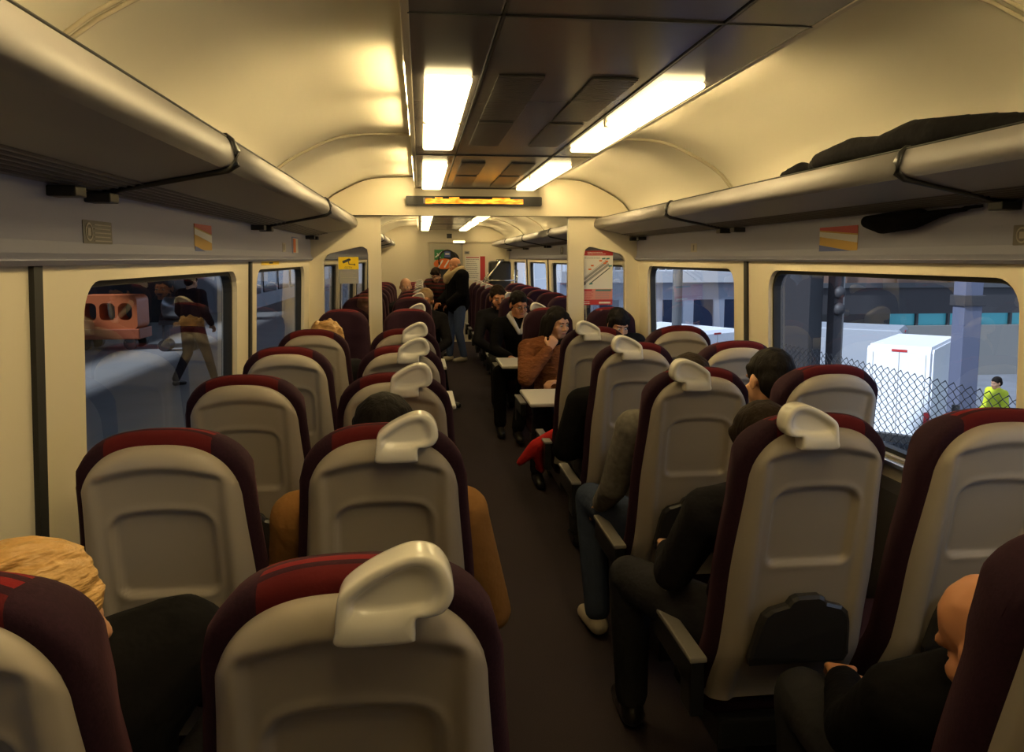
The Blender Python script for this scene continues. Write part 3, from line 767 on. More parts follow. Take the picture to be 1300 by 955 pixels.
def person(label, loc, rz, J, hr=(0, 0, 0), hs=1.0, top=None, legs=None, shoe=None, skin='skin', hair='short', hairm=None, vox=.0085, face=True,
           scarf=None, collar=None, glasses=False, beard=None, lower=True, curl=.6, hands=True, hdir=None, bulk=1.0, group='passengers'):
    J = {k: Vector(v) for k, v in J.items()}
    bm = bmesh.new()
    H = rotm(*hr); hc = J['head']
    def h(p): return hc+H@(Vector(p)*hs)
    def hcap(a, ra, b, rb): cap(bm, h(a), ra*hs, h(b), rb*hs)
    ell(bm, h((0, -.014, .034)), (.076*hs, .094*hs, .086*hs), H); ell(bm, h((0, .028, -.035)), (.059*hs, .060*hs, .074*hs), H)
    hcap((-.022, .062, -.088), .020, (.022, .062, -.088), .020)                       # chin
    hcap((0, .083, .006), .008, (0, .101, -.028), .0125); hcap((-.012, .088, -.032), .009, (.012, .088, -.032), .009)
    hcap((-.036, .070, .022), .013, (.036, .070, .022), .013)                        # brow
    hcap((-.042, .058, -.03), .022, (-.03, .055, -.06), .02); hcap((.042, .058, -.03), .022, (.03, .055, -.06), .02)
    hcap((-.018, .080, -.058), .0085, (.018, .080, -.058), .0085); hcap((-.014, .078, -.068), .008, (.014, .078, -.068), .008)
    for s in (-1, 1):
        ell(bm, h((s*.077, -.006, -.012)), (.010*hs, .020*hs, .031*hs), H)
    cap(bm, J['neck']-Vector((0, 0, .03)), .062, h((0, -.02, -.05)), .052*hs)
    # trunk and limbs, one surface
    sk = bulk
    cap(bm, J['pel'], .13, J['waist'], .12); cap(bm, J['waist'], .12, J['chest'], .125)
    cap(bm, J['shl'], .05, J['neck'], .055); cap(bm, J['shr'], .05, J['neck'], .055); cap(bm, J['chest'], .12, J['shl'], .05); cap(bm, J['chest'], .12, J['shr'], .05)
    for c in 'lr':
        cap(bm, J['sh'+c], .048, J['el'+c], .037); cap(bm, J['el'+c], .037, J['wr'+c], .026)
        if hands:
            d = (J['wr'+c]-J['el'+c]); d = Vector(hdir[c]) if hdir and c in hdir else d
            hand(bm, J['wr'+c], d, (0, 0, 1) if abs(d.normalized().z) < .8 else (0, 1, 0), 1 if c == 'l' else -1, curl)
        if lower:
            cap(bm, J['hi'+c], .085, J['kn'+c], .055); cap(bm, J['kn'+c], .055, J['an'+c], .036)
            fd = J['fd'+c].normalized(); cap(bm, J['an'+c]-Vector((0, 0, .04)), .036, J['an'+c]+fd*.13-Vector((0, 0, .06)), .030)
    B = blob('person', bm, vox, M[skin], None, 2)
    tag(B, label, 'person', group)
    B.location = loc; B.rotation_euler = (0, 0, rz)
    def hp(name): return name
    if face:
        for s in (-1, 1):
            bm = bmesh.new(); ell(bm, h((s*.030, .0765, -.001)), (.0125*hs, .0085*hs, .0075*hs), H); e = obj('eye', bm, mat('eye_white', (.5, .46, .40), .25), B, True)
            bm = bmesh.new(); ell(bm, h((s*.030, .0845, -.002)), (.0052*hs, .002*hs, .0055*hs), H); obj('iris', bm, M['black'], e, True)
            if hairm:
                bm = bmesh.new(); cap(bm, h((s*.014, .0855, .020)), .0035, h((s*.046, .074, .023)), .003); obj('eyebrow', bm, hairm, B, True)
        bm = bmesh.new(); ell(bm, h((0, .0885, -.0605)), (.021*hs, .0045*hs, .0065*hs), H); obj('lips', bm, mat('lips', (.40, .13, .09), .5), B, True)
    # hair
    if hair != 'bald' and hairm:
        bm = bmesh.new()
        if hair in ('short', 'grey', 'brown', 'long', 'fringe', 'updo', 'curly'):
            ell(bm, h((0, -.022, .046)), (.083*hs, .100*hs, .086*hs), H)
            ell(bm, h((0, -.055, .0)), (.076*hs, .066*hs, .085*hs), H)
            for s in (-1, 1): hcap2 = cap(bm, h((s*.070, .018, .05)), .018*hs, h((s*.072, .012, .012)), .010*hs)
            for k in range(7): cap(bm, h((-.045+.015*k, .050-.010*abs(k-3)*.6, .088-.0042*(k-3)**2)), .019*hs, h((-.042+.014*k, -.02, .113-.0042*(k-3)**2)), .018*hs)
        if hair == 'long':
            for s in (-1, 1):
                cap(bm, h((s*.066, .005, .05)), .035*hs, h((s*.078, .0, -.05)), .030*hs); cap(bm, h((s*.078, .0, -.05)), .030*hs, h((s*.085, -.02, -.16)), .028*hs)
                cap(bm, h((s*.05, -.055, .0)), .06*hs, h((s*.06, -.06, -.16)), .05*hs)
            cap(bm, h((0, -.06, 0)), .06*hs, h((0, -.065, -.17)), .05*hs)
        if hair == 'fringe':
            for k in range(7): cap(bm, h((-.06+.02*k, .062-.004*abs(k-3)**1.6, .07)), .016*hs, h((-.055+.018*k, .082-.005*abs(k-3)**1.6, .038-.003*(k % 3))), .008*hs)
            for s in (-1, 1): cap(bm, h((s*.07, .01, .04)), .025*hs, h((s*.074, .015, -.06)), .017*hs)
        if hair == 'updo':
            rnd = random.Random(3)
            Fd = Vector((0, .88, .47)).normalized(); Ud = Vector((0, -.47, .88)); cc = Vector((0, -.022, .034))
            for k in range(58):                       # combed strands from the brow over the skull to the nape
                ph = -1.95+3.9*k/57+rnd.uniform(-.03, .03); sw = rnd.uniform(-.25, .25); off = rnd.uniform(1.0, 1.10); pp = []
                for t in range(9):
                    a = .42+t*.29; p_ = ph+sw*math.sin(a)
                    dd = Fd*math.cos(a)+(Ud*math.cos(p_)+Vector((1, 0, 0))*math.sin(p_))*math.sin(a)
                    pp.append(h(cc+Vector((dd.x*.084, dd.y*.104, dd.z*.090))*(off+.02*math.sin(t*1.3+k))))
                for p_, q_ in zip(pp, pp[1:]): cap(bm, p_, .0050*hs, q_, .0048*hs)
            for k in range(9): cap(bm, h((-.04+.01*k, -.118, .05+.01*(k % 3))), .008*hs, h((.03-.012*k+.03, -.128-.004*(k % 2), .0)), .006*hs)
        if hair == 'curly':
            rnd = random.Random(5)
            for k in range(90):
                a = rnd.uniform(-PI, PI); z = rnd.uniform(-.08, .14); r_ = .088*math.sqrt(max(.05, 1-((z-.03)/.125)**2))
                ell(bm, h((r_*math.cos(a), -.02+r_*1.1*math.sin(a), z)), (.016, .016, .016))
        if hair == 'tonsure':
            for s in (-1, 1): cap(bm, h((s*.068, -.02, .0)), .018*hs, h((s*.045, -.075, -.01)), .03*hs)
            cap(bm, h((-.04, -.08, -.01)), .03*hs, h((.04, -.08, -.01)), .03*hs)
        blob('hair', bm, .0042 if hair == 'updo' else .0075, hairm, B, 2)
    if beard:
        bm = bmesh.new(); cap(bm, h((-.035, .055, -.085)), .024*hs, h((.035, .055, -.085)), .024*hs); cap(bm, h((-.055, .03, -.06)), .018*hs, h((-.03, .06, -.085)), .02*hs); cap(bm, h((.055, .03, -.06)), .018*hs, h((.03, .06, -.085)), .02*hs)
        cap(bm, h((-.02, .088, -.047)), .007, h((.02, .088, -.047)), .007)
        blob('beard', bm, .006, beard, B, 1)
    if glasses:
        bm = bmesh.new()
        for s in (-1, 1):
            tube(bm, [h((s*.031+.021*math.cos(a*PI/8), .094, .0+.015*math.sin(a*PI/8))) for a in range(16)], .0025, 6, True)
            tube(bm, [h((s*.052, .093, .004)), h((s*.074, .06, .004)), h((s*.080, -.01, .0))], .0022, 6)
        tube(bm, [h((-.010, .096, .003)), h((.010, .096, .003))], .0022, 6)
        obj('spectacles', bm, M['black'], B, True)
    if top:
        bm = bmesh.new(); g = .022*bulk
        cap(bm, J['pel']+Vector((0, 0, .02)), .145+g, J['waist'], .13+g); cap(bm, J['waist'], .13+g, J['chest'], .125+g)
        cap(bm, J['chest'], .12+g, J['shl'], .055+g); cap(bm, J['chest'], .12+g, J['shr'], .055+g)
        nb = J['neck']-Vector((0, 0, .025)); cap(bm, J['shl'], .05+g, nb, .058+g*.5); cap(bm, J['shr'], .05+g, nb, .058+g*.5)
        for c in 'lr':
            e = J['el'+c]; w = J['wr'+c]; cap(bm, J['sh'+c], .052+g, e, .042+g*.8); cap(bm, e, .042+g*.8, e.lerp(w, .93), .032+g*.6)
        jk = blob('jacket', bm, .012, top, B, 3)
        if collar:
            bm = bmesh.new(); nk = J['neck']; dd = (hc-nk).normalized()
            w = .006+.020*(bulk-1); nk = nk+Vector((0, 0, .012*bulk))
            for s in (-1, 1):
                cap(bm, nk+Vector((s*.060, -.05, .02)), .026+w, nk+Vector((s*(.082+w), .03, .0)), .026+w); cap(bm, nk+Vector((s*(.082+w), .03, .0)), .026+w, nk+Vector((s*.035, .135+w, -.10)), .016+w)
                cap(bm, nk+Vector((s*.035, .135+w, -.10)), .016+w, nk+Vector((s*.01, .15+w, -.16)), .010+w)
            cap(bm, nk+Vector((-.060, -.05, .02)), .026+w, nk+Vector((.060, -.05, .02)), .026+w)
            blob('collar', bm, .009, collar, jk, 2)
    if scarf:
        bm = bmesh.new(); nk = J['neck'].lerp(hc, .25)
        nk = nk-Vector((0, 0, .045))
        tube(bm, [nk+Vector((.085*math.cos(a*PI/8), .01+.085*math.sin(a*PI/8), .008*math.sin(a*1.3))) for a in range(16)], .024, 8, True)
        cap(bm, nk+Vector((.02, .08, -.01)), .026, nk+Vector((.03, .13, -.16)), .026)
        blob('scarf', bm, .01, scarf, B, 2)
    if legs and lower:
        bm = bmesh.new()
        for c in 'lr':
            cap(bm, J['hi'+c], .108, J['kn'+c], .075); cap(bm, J['kn'+c], .075, J['an'+c]+Vector((0, 0, .02)), .058)
        cap(bm, J['hil'], .105, J['hir'], .105); blob('trousers', bm, .012, legs, B, 3)
    if shoe and lower:
        for c in 'lr':
            a = J['an'+c]; fd = J['fd'+c].normalized(); bm = bmesh.new()
            cap(bm, a-fd*.02-Vector((0, 0, .045)), .045, a+fd*.07-Vector((0, 0, .052)), .042); cap(bm, a+fd*.07-Vector((0, 0, .052)), .042, a+fd*.16-Vector((0, 0, .062)), .034); cap(bm, a+Vector((0, 0, .01)), .044, a-fd*.01-Vector((0, 0, .05)), .042)
            for k, v in enumerate(bm.verts):
                if v.co.z < a.z-.098: v.co.z = a.z-.098
            sh = blob('shoe', bm, .008, shoe, B, 2)
    return B
def J_(base, **k):
    d = dict(base); d.update(k); return d
black_hair = mat('black_hair', (.008, .006, .005), .7, spec=.12, bump=.8, bscale=60, stretch=(1, 1, .25), bdist=.01)
brown_hair = mat('brown_hair', (.022, .013, .008), .7, spec=.12, bump=.8, bscale=60, stretch=(1, 1, .25), bdist=.01)
blond_hair = mat('blonde_hair', (.52, .30, .10), .45, bump=.9, bscale=70, stretch=(.35, .35, 1.3), var=.35, vscale=40, bdist=.012)
grey_hair = mat('greying_hair', (.20, .15, .10), .55, bump=.8, bscale=60, bdist=.01)
c_black = cloth('black_coat', (.005, .0045, .005)); c_dark = cloth('charcoal_coat', (.014, .013, .015)); c_camel = cloth('camel_coat', (.30, .145, .045), wr=.6)
c_jeans = cloth('blue_jeans', (.085, .12, .24), wr=.6); c_grey = cloth('grey_trousers', (.026, .025, .028)); c_brown = cloth('rust_padded_jacket', (.17, .062, .024), wr=1.0, sc=26, var=.5, vscale=14, stretch=(1, 1, 2.5))
c_pale = cloth('pale_patterned_jacket', (.15, .135, .115), var=.5, vscale=45); c_beige = cloth('sheepskin', (.42, .32, .18)); s_black = mat('black_leather', (.012, .011, .01), .3); s_pale = mat('pale_trainer', (.50, .43, .32), .5)
c_navy = cloth('navy_jumper', (.018, .02, .035))

person('passenger with swept blonde hair and black coat in the nearest left window seat', (-1.04, .93, 0), 0,
       J_(SITJ, ell=(-.17, .34, .72), head=(.02, .21, 1.125), neck=(.02, .22, 1.01), chest=(.03, .30, .92), shl=(-.16, .26, .96), shr=(.17, .37, 1.01), elr=(.25, .52, .84), wrr=(.12, .70, .80)),
       (-.9, -.15, .1), top=c_black, legs=c_grey, shoe=s_black, hair='updo', hairm=blond_hair, bulk=1.3, face=False, vox=.007)
person('dark-haired passenger in a camel coat in the second aisle seat on the left', (-.555, 1.775, 0), 0,
       J_(SITJ, head=(0, .23, 1.185), shl=(-.23, .26, .97), shr=(.20, .26, .97), elr=(.29, .36, .64), ell=(-.28, .36, .64)),
       (0, -.1, 0), top=c_camel, legs=c_grey, shoe=s_black, hair='short', hairm=black_hair, bulk=1.15, face=False)
person('brown-haired passenger in charcoal, knee out in the aisle, second aisle seat on the right', (.55, 1.775, 0), 0,
       J_(SITJ, head=(-.02, .33, 1.115), neck=(-.01, .30, 1.00), shl=(-.19, .30, .93), shr=(.17, .30, .94), ell=(-.25, .42, .70), wrl=(-.20, .60, .70), knl=(-.31, .68, .58), anl=(-.28, .74, .10), hil=(-.12, .40, .54)),
       (.1, -.45, 0), top=c_dark, legs=c_grey, shoe=s_black, hair='short', hairm=brown_hair, face=False, vox=.007)
person('black-haired passenger leaning inwards in the third window seat on the right', (1.03, 2.62, 0), 0,
       J_(SITJ, elr=(.20, .34, .72), head=(-.09, .32, 1.165), neck=(-.05, .27, 1.045)),
       (.2, -.2, .1), top=c_black, legs=c_grey, shoe=s_black, hair='short', hairm=black_hair, face=False, hs=1.05)
person('passenger in pale patterned jacket, jeans and trainers, third aisle seat on the right', (.55, 2.62, 0), 0,
       J_(SITJ, head=(.03, .25, 1.165), ell=(-.24, .34, .74), wrl=(-.24, .55, .60), knl=(-.24, .76, .56), anl=(-.25, .56, .10), fdl=(-.15, 1, 0), hil=(-.12, .4, .54)),
       (0, -.2, 0), top=c_pale, legs=cloth('dark_jeans', (.035, .045, .075)), shoe=s_pale, hair='short', hairm=brown_hair, face=False)
person('passenger in a bulky black coat in the fourth aisle seat on the right', (.55, 3.465, 0), 0,
       J_(SITJ, head=(0, .32, 1.11), ell=(-.29, .28, .70), shl=(-.21, .27, .93), neck=(0, .27, 1.0)),
       (0, -.4, 0), top=c_black, legs=c_grey, shoe=s_black, hair='short', hairm=black_hair, bulk=1.5, face=False)
person('balding passenger with bare ruddy head bowed beside the nearest right aisle seat', (.61, .93, 0), 0,
       J_(SITJ, head=(-.095, .22, 1.00), neck=(-.05, .20, .90), chest=(-.02, .27, .83), shl=(-.19, .32, .84), shr=(.15, .26, .92), ell=(-.20, .45, .70), wrl=(-.10, .66, .68)),
       (.3, -.5, -.1), top=c_black, legs=c_grey, shoe=s_black, hair='tonsure', hairm=grey_hair, skin='skin2', face=False, vox=.007)
person('passenger with blonde curls in the fifth window seat on the left', (-1.03, 4.31, 0), 0,
       J_(SITJ, ell=(-.20, .34, .72), head=(.03, .22, 1.16)), (0, 0, 0), top=c_dark, legs=c_grey, shoe=s_black, hair='curly', hairm=blond_hair, face=False, vox=.012)
person('dark-haired woman in a rust padded jacket with her hand at her chin', (.56, 6.14, 0), PI,
       J_(SITJ, head=(-.03, .31, 1.165), neck=(-.01, .29, 1.04), chest=(.04, .32, .88), shl=(-.17, .33, .98), shr=(.21, .35, .97), elr=(.26, .62, .78), wrr=(.07, .50, .98), ell=(-.20, .52, .76), wrl=(.02, .64, .76), knr=(.16, .78, .56), anr=(.18, .66, .10)),
       (.55, -.22, 0), top=c_brown, legs=c_grey, shoe=s_black, hair='long', hairm=black_hair, scarf=c_black, vox=.007, hdir={'r': (-.5, -.3, .8)}, bulk=1.2, curl=.9)
person('dark-haired woman with a fringe looking down, seated below the red poster', (1.07, 6.14, 0), PI,
       J_(SITJ, ell=(-.14, .34, .72), shl=(-.165, .255, 1.0), head=(-.01, .26, 1.145)), (.25, -.45, 0), top=c_black, legs=c_grey, shoe=s_black, hair='fringe', hairm=black_hair, vox=.008)
person('man with glasses, black suit and white collar, just beyond the partition on the right', (.54, 8.05, 0), PI,
       J_(SITJ, head=(.03, .45, 1.20), neck=(.03, .40, 1.07), chest=(.03, .40, .90), shl=(-.17, .40, 1.0), shr=(.22, .40, 1.0), ell=(-.22, .55, .76), elr=(.28, .55, .76), wrl=(-.05, .78, .78), wrr=(.16, .80, .72), knr=(.26, .86, .58), anr=(.27, .98, .10), knl=(.02, .90, .60), anl=(.14, 1.28, .12)),
       (.35, -.3, 0), hs=1.08, top=c_black, legs=c_black, shoe=s_black, hair='short', hairm=black_hair, glasses=True, collar=mat('shirt_collar', (.6, .56, .5), .7), vox=.008, skin='skin2')
person('bearded man leaning into the aisle behind the man with glasses', (.46, 8.89, 0), PI,
       J_(SITJ, head=(.07, .42, 1.225), neck=(.06, .38, 1.10), chest=(.04, .38, .92), shl=(-.15, .38, 1.02), shr=(.24, .38, 1.02), elr=(.30, .5, .76), ell=(-.2, .5, .76)),
       (.15, -.2, 0), hs=1.12, top=c_dark, legs=c_grey, shoe=s_black, hair='short', hairm=brown_hair, beard=brown_hair, vox=.008, skin='skin2')
person('sandy-haired man in a dark coat leaning into the aisle on the left', (-.50, 8.89, 0), PI,
       J_(SITJ, head=(-.09, .28, 1.19), neck=(-.08, .27, 1.07), chest=(-.06, .3, .9), shl=(-.27, .30, .99), ell=(-.33, .4, .74), wrl=(-.2, .6, .66), knl=(-.22, .78, .56), anl=(-.30, .42, .10), fdl=(-.9, .5, 0)),
       (-.25, -.1, 0), hs=1.1, top=c_dark, legs=c_black, shoe=s_black, hair='short', hairm=mat('sandy_hair', (.33, .20, .09), .5, bump=.6, bscale=60), vox=.008, skin='skin2')
person('bald man whose head shows between the far left seats', (-.66, 10.57, 0), PI,
       J_(SITJ, head=(0, .17, 1.28), neck=(0, .19, 1.12)), (0, 0, 0), top=c_dark, legs=c_grey, shoe=s_black, hair='bald', vox=.012, skin='skin')
person('bald man in sheepskin-collared black jacket and jeans standing at the far end of the aisle', (.13, 12.4, 0), PI/2+.35,
       J_(STANDJ, head=(0, .05, 1.55), neck=(0, .0, 1.425), knr=(.11, .08, .49), wrl=(-.15, .22, .94), wrr=(.13, .26, .96), ell=(-.25, .02, 1.1), elr=(.24, .04, 1.1), anl=(-.12, -.05, .09), anr=(.11, .10, .09)),
       (0, -.15, 0), top=c_black, legs=c_jeans, shoe=s_pale, hair='tonsure', hairm=grey_hair, collar=c_beige, vox=.009, bulk=2.8, skin='skin2')
stripe = bpy.data.materials.new('red_black_stripes'); stripe.use_nodes = True
n = stripe.node_tree.nodes; l = stripe.node_tree.links; wv = n.new('ShaderNodeTexWave'); wv.bands_direction = 'Z'; wv.inputs['Scale'].default_value = 5; wv.inputs['Distortion'].default_value = 2.5
tcn = n.new('ShaderNodeTexCoord'); l.new(tcn.outputs['Object'], wv.inputs['Vector']); cr = n.new('ShaderNodeValToRGB'); cr.color_ramp.elements[0].position = .42; cr.color_ramp.elements[0].color = (.014, .011, .012, 1); cr.color_ramp.elements[1].position = .6; cr.color_ramp.elements[1].color = (.12, .012, .010, 1)
l.new(wv.outputs['Fac'], cr.inputs[0]); l.new(cr.outputs[0], n['Principled BSDF'].inputs['Base Color']); n['Principled BSDF'].inputs['Roughness'].default_value = .9
person('person in a red and black striped top stooping behind the standing man', (-.08, 13.25, 0), PI-.5,
       J_(STANDJ, head=(0, .26, 1.38), neck=(0, .19, 1.30), chest=(0, .14, 1.16), waist=(0, .05, 1.02), shl=(-.20, .15, 1.24), shr=(.20, .15, 1.24), ell=(-.30, .22, 1.02), elr=(.30, .22, 1.02), wrl=(-.15, .42, .9), wrr=(.15, .42, .9)),
       (0, -.6, 0), top=stripe, legs=c_black, shoe=s_black, hair='short', hairm=brown_hair, vox=.012, bulk=1.3)
person('person in dark clothes walking on the platform outside the left window', (-3.85, 11.9, -.25), -.5,
       J_(STANDJ, knr=(.10, .16, .50), anr=(.11, .28, .10), anl=(-.11, -.25, .12), knl=(-.11, .0, .50)), (0, -.3, 0), top=c_dark, legs=c_grey, shoe=s_black, hair='short', hairm=black_hair, vox=.012, bulk=1.4, group='people outside')
# hi-vis worker seen low through the right window
person('worker in a yellow high-visibility vest beyond the fence', (10.59, 13.48, -2.3), PI/2,
       J_(STANDJ), (0, -.2, 0), top=mat('hi_vis', (.55, .62, .02), .7), legs=c_navy, shoe=s_black, hair='short', hairm=black_hair, vox=.012, bulk=1.3, group='people outside')

# ================================================================== LOOSE THINGS INSIDE
def garment(name, caps, voxel, mt, label, cat, sm=3):
    bm = bmesh.new()
    for c in caps: cap(bm, *c)
    o = blob(name, bm, voxel, mt, None, sm); return tag(o, label, cat)
rn = random.Random(2)
pth = [(1.06, 3.12, 2.005), (1.08, 3.0, 2.02), (1.09, 2.92, 2.015), (1.07, 2.84, 2.03), (1.10, 2.66, 2.05), (1.10, 2.5, 2.04), (1.12, 2.35, 2.055), (1.11, 2.2, 2.04), (1.14, 2.05, 2.03), (1.14, 1.9, 2.015), (1.15, 1.75, 2.0)]
rr = [.018, .030, .014, .035, .045, .035, .048, .045, .04, .03, .02]
garment('folded_coat', [(pth[i], rr[i], pth[i+1], rr[i+1]) for i in range(10)]+[((p[0]+.04, p[1], p[2]-.02), r*.9, (p[0]+.02, p[1]+.06, p[2]-.01), r) for p, r in zip(pth, rr)], .012, c_black,
        'long black coat lying folded on the right luggage rack', 'coat')
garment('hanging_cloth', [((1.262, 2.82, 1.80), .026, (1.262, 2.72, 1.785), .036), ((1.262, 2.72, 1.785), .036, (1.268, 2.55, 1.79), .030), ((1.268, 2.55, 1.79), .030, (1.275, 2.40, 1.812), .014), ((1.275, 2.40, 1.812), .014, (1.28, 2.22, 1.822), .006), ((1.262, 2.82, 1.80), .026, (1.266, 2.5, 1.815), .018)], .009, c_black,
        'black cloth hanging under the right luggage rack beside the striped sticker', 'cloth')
garment('red_coat', [((.36, 4.62, .56), .05, (.24, 4.60, .50), .05), ((.24, 4.60, .50), .05, (.14, 4.62, .40), .022), ((.32, 4.66, .50), .05, (.27, 4.66, .36), .03), ((.24, 4.6, .48), .04, (.28, 4.64, .34), .02)], .010, cloth('red_wool', (.40, .02, .02)),
        'red coat hanging out into the aisle in front of the fifth right seat', 'coat')
# luggage stack at the far right
S = thing('luggage_stack', 'chrome tube luggage stand at the far right end of the carriage', 'luggage stand', (.95, 13.9, 0))
bm = bmesh.new()
for y in (-.05, .40):
    tube(bm, [(-.26, y, 0), (-.26, y, 1.22), (-.22, y, 1.30), (.02, y, 1.60), (.06, y, 1.63)], .016, 8); tube(bm, [(.33, y, 0), (.33, y, 1.45)], .016, 8)
tube(bm, [(-.26, -.05, 1.0), (.33, -.05, 1.0)], .012, 8); tube(bm, [(-.26, -.05, .5), (.33, -.05, .5)], .012, 8); tube(bm, [(-.24, -.05, 1.26), (.33, -.05, 1.26)], .012, 8)
obj('tube_frame', bm, M['chrome'], S, True)
bm = bmesh.new(); bx(bm, -.26, .33, -.05, .40, .98, 1.01, .004); bx(bm, -.26, .33, -.05, .40, .48, .51, .004); obj('shelf', bm, M['rackdark'], S)
S = thing('suitcase', 'large black suitcase on the far luggage stand', 'suitcase', (.98, 14.08, 1.012))
bm = bmesh.new(); bx(bm, -.20, .20, -.14, .14, 0, .60, .06, 4); obj('case_body', bm, M['black'], S, True)
bm = bmesh.new(); tube(bm, [(-.07, -.13, .57), (-.07, -.13, .62), (.07, -.13, .62), (.07, -.13, .57)], .01, 8); obj('handle', bm, M['rubber'], S, True)

# ================================================================== OUTSIDE
conc = mat('concrete', (.075, .078, .082), .85, var=.2, vscale=2); asph = mat('yard_asphalt', (.15, .16, .18), .9, var=.3, vscale=1.5)
dsteel = mat('dark_steel', (.035, .033, .035), .6, var=.2, vscale=2); pav = mat('pale_paving', (.17, .17, .165), .85, var=.15, vscale=1.2); dpav = mat('grey_paving', (.20, .20, .20), .85, var=.2, vscale=1.2)
def extbox(name, x0, x1, y0, y1, z0, z1, mt, label=None, cat=None, bev=0):
    o = box(name, x0, x1, y0, y1, z0, z1, mt, None, bev)
    if label: tag(o, label, cat)
    else: struct(o)
    return o
# left platform, added shade canopy, back wall
extbox('floor.002', -5.28, -1.75, -12, 60, -.35, -.25, dpav); extbox('floor.003', -9.6, -5.28, -12, 60, -.35, -.25, pav)
extbox('shade_canopy', -10.1, -1.9, -12, 60, 3.6, 3.8, dsteel)  # unseen canopy, added to shade the platform and keep sun off the windows
extbox('wall_platform', -11.5, -11.2, -12, 60, -1.5, 3.6, mat('dark_station_wall', (.012, .012, .014), .8, var=.4, vscale=1)); extbox('wall_platform_end', -11.2, -7.2, 24, 24.3, -.35, 3.6, mat('end_wall_dark', (.015, .015, .018), .8))
extbox('floor.004', -11.2, -9.6, -12, 60, -1.4, -1.2, asph)
S = thing('station_kiosk', 'long grey platform building with dark window bands, seen through the second left window', 'building', (-7.3, 36, -.25))
bm = bmesh.new(); bx(bm, -1.2, .6, -8, 22, 0, 2.9); obj('wall', bm, mat('kiosk_grey', (.30, .32, .36), .6), S)
for k in range(9):
    bm = bmesh.new(); bx(bm, .60, .64, -7.6+k*3.2, -5.0+k*3.2, .55, 1.6); obj('window', bm, mat('kiosk_glass', (.02, .025, .035), .1), S)
bm = bmesh.new(); bx(bm, .60, .9, -8, 22, 1.72, 1.86); bx(bm, .6, .75, -8, 22, 2.3, 2.4); obj('ledge', bm, dsteel, S)
# orange cart
S = thing('platform_tug', 'small orange platform vehicle with three rounded windows outside the left window', 'vehicle', (-6.98, 17.2, -.25), 0)
bm = bmesh.new(); plate(bm, rrect(-.62, .62, .42, 1.14, .12), [rrect(-.50, -.19, .62, .98, .10), rrect(-.13, .18, .62, .98, .10), rrect(.24, .52, .62, .98, .12)], -.35, .35)
obj('body', bm, mat('orange_paint', (.50, .12, .03), .45), S)
bm = bmesh.new(); bx(bm, -.66, .66, -.38, .38, .22, .44, .02); bx(bm, -.8, -.6, -.3, .3, .40, .60, .03); obj('chassis', bm, mat('orange_paint_dark', (.34, .08, .025), .5), S)
bm = bmesh.new(); bx(bm, -.58, .58, .1, .14, .5, 1.1); obj('cabin_interior', bm, mat('cabin_grey', (.06, .07, .08), .5), S)
for wxx in (-.45, .45):
    for wyy in (-.3, .3):
        bm = bmesh.new(); prism(bm, [(wxx+.13*math.cos(a*PI/10), .13+.13*math.sin(a*PI/10)) for a in range(20)], wyy-.07, wyy+.07); obj('wheel', bm, M['rubber'], S)
S = thing('reflection_standin', 'shiny grey cylinder on a trolley, standing in for reflections in the left window', 'reflection shape', (-5.45, 16.6, -.25))  # reflections on the window glass, built as a solid cylinder
bm = bmesh.new(); tube(bm, [(-.30, 0, .88), (-.26, 0, .88), (.26, 0, .88), (.30, 0, .88)], [.16, .24, .24, .16], 20); obj('cylinder', bm, mat('galvanised', (.35, .36, .38), .3, metal=.8), S, True)
bm = bmesh.new(); bx(bm, -.35, .35, -.2, .2, .55, .64, .01); bx(bm, -.3, -.25, -.15, .15, .15, .6); bx(bm, .25, .3, -.15, .15, .15, .6); obj('trolley', bm, dsteel, S)
for wxx in (-.27, .27):
    bm = bmesh.new(); prism(bm, [(wxx+.12*math.cos(a*PI/8), .12+.12*math.sin(a*PI/8)) for a in range(16)], -.17, .17); obj('wheel', bm, M['rubber'], S)
# right side yard
extbox('floor.005', 1.9, 60, -12, 80, -2.5, -2.3, asph)
extbox('wall_yard', 8, 48, 40, 40.5, -2.3, 7, mat('far_brick', (.07, .065, .065), .85, var=.2, vscale=2)); extbox('wall_yard_side', 48, 48.5, -6, 40, -2.3, 7, conc)
# overbridge: girder, deck, columns
S = thing('footbridge', 'dark steel girder bridge with brown panels crossing above the yard', 'bridge', (6, 12, -2.3))
bm = bmesh.new(); bx(bm, -.6, 26, -.2, .2, 3.05, 3.48); obj('girder', bm, dsteel, S)
bm = bmesh.new(); bx(bm, -.6, 26, -.25, .6, 3.48, 3.56); obj('deck', bm, conc, S)
bm = bmesh.new(); bx(bm, -.6, 26, -.12, -.06, 3.56, 4.7)
for k in range(28): bx(bm, -.6+k*.95, -.52+k*.95, -.2, -.05, 3.5, 4.7)
obj('side_panel', bm, mat('brown_cladding', (.22, .13, .09), .7, var=.25, vscale=2), S)
S = thing('column', 'broad blue-grey steel column near the right edge of the window view', 'column', (7.12, 9.9, -2.3)); bm = bmesh.new(); bx(bm, -.13, .14, -.12, .12, 0, 6.5, .01); obj('shaft', bm, mat('column_blue', (.10, .11, .16), .5), S)
bm = bmesh.new(); bx(bm, -.2, .2, -.2, .2, 0, .12, .01); bx(bm, -.16, .17, -.15, .15, 3.3, 3.45, .01); obj('collar', bm, dsteel, S)
S = thing('column', 'grey concrete pier behind the chain-link fence, left part of the near right window', 'column', (5.50, 11.2, -2.3)); bm = bmesh.new(); bx(bm, -.10, .16, -.08, .08, 0, 6.5, .02); obj('shaft', bm, conc, S)
bm = bmesh.new(); bx(bm, -.14, .22, -.16, .16, 0, .3, .02); obj('plinth', bm, conc, S)
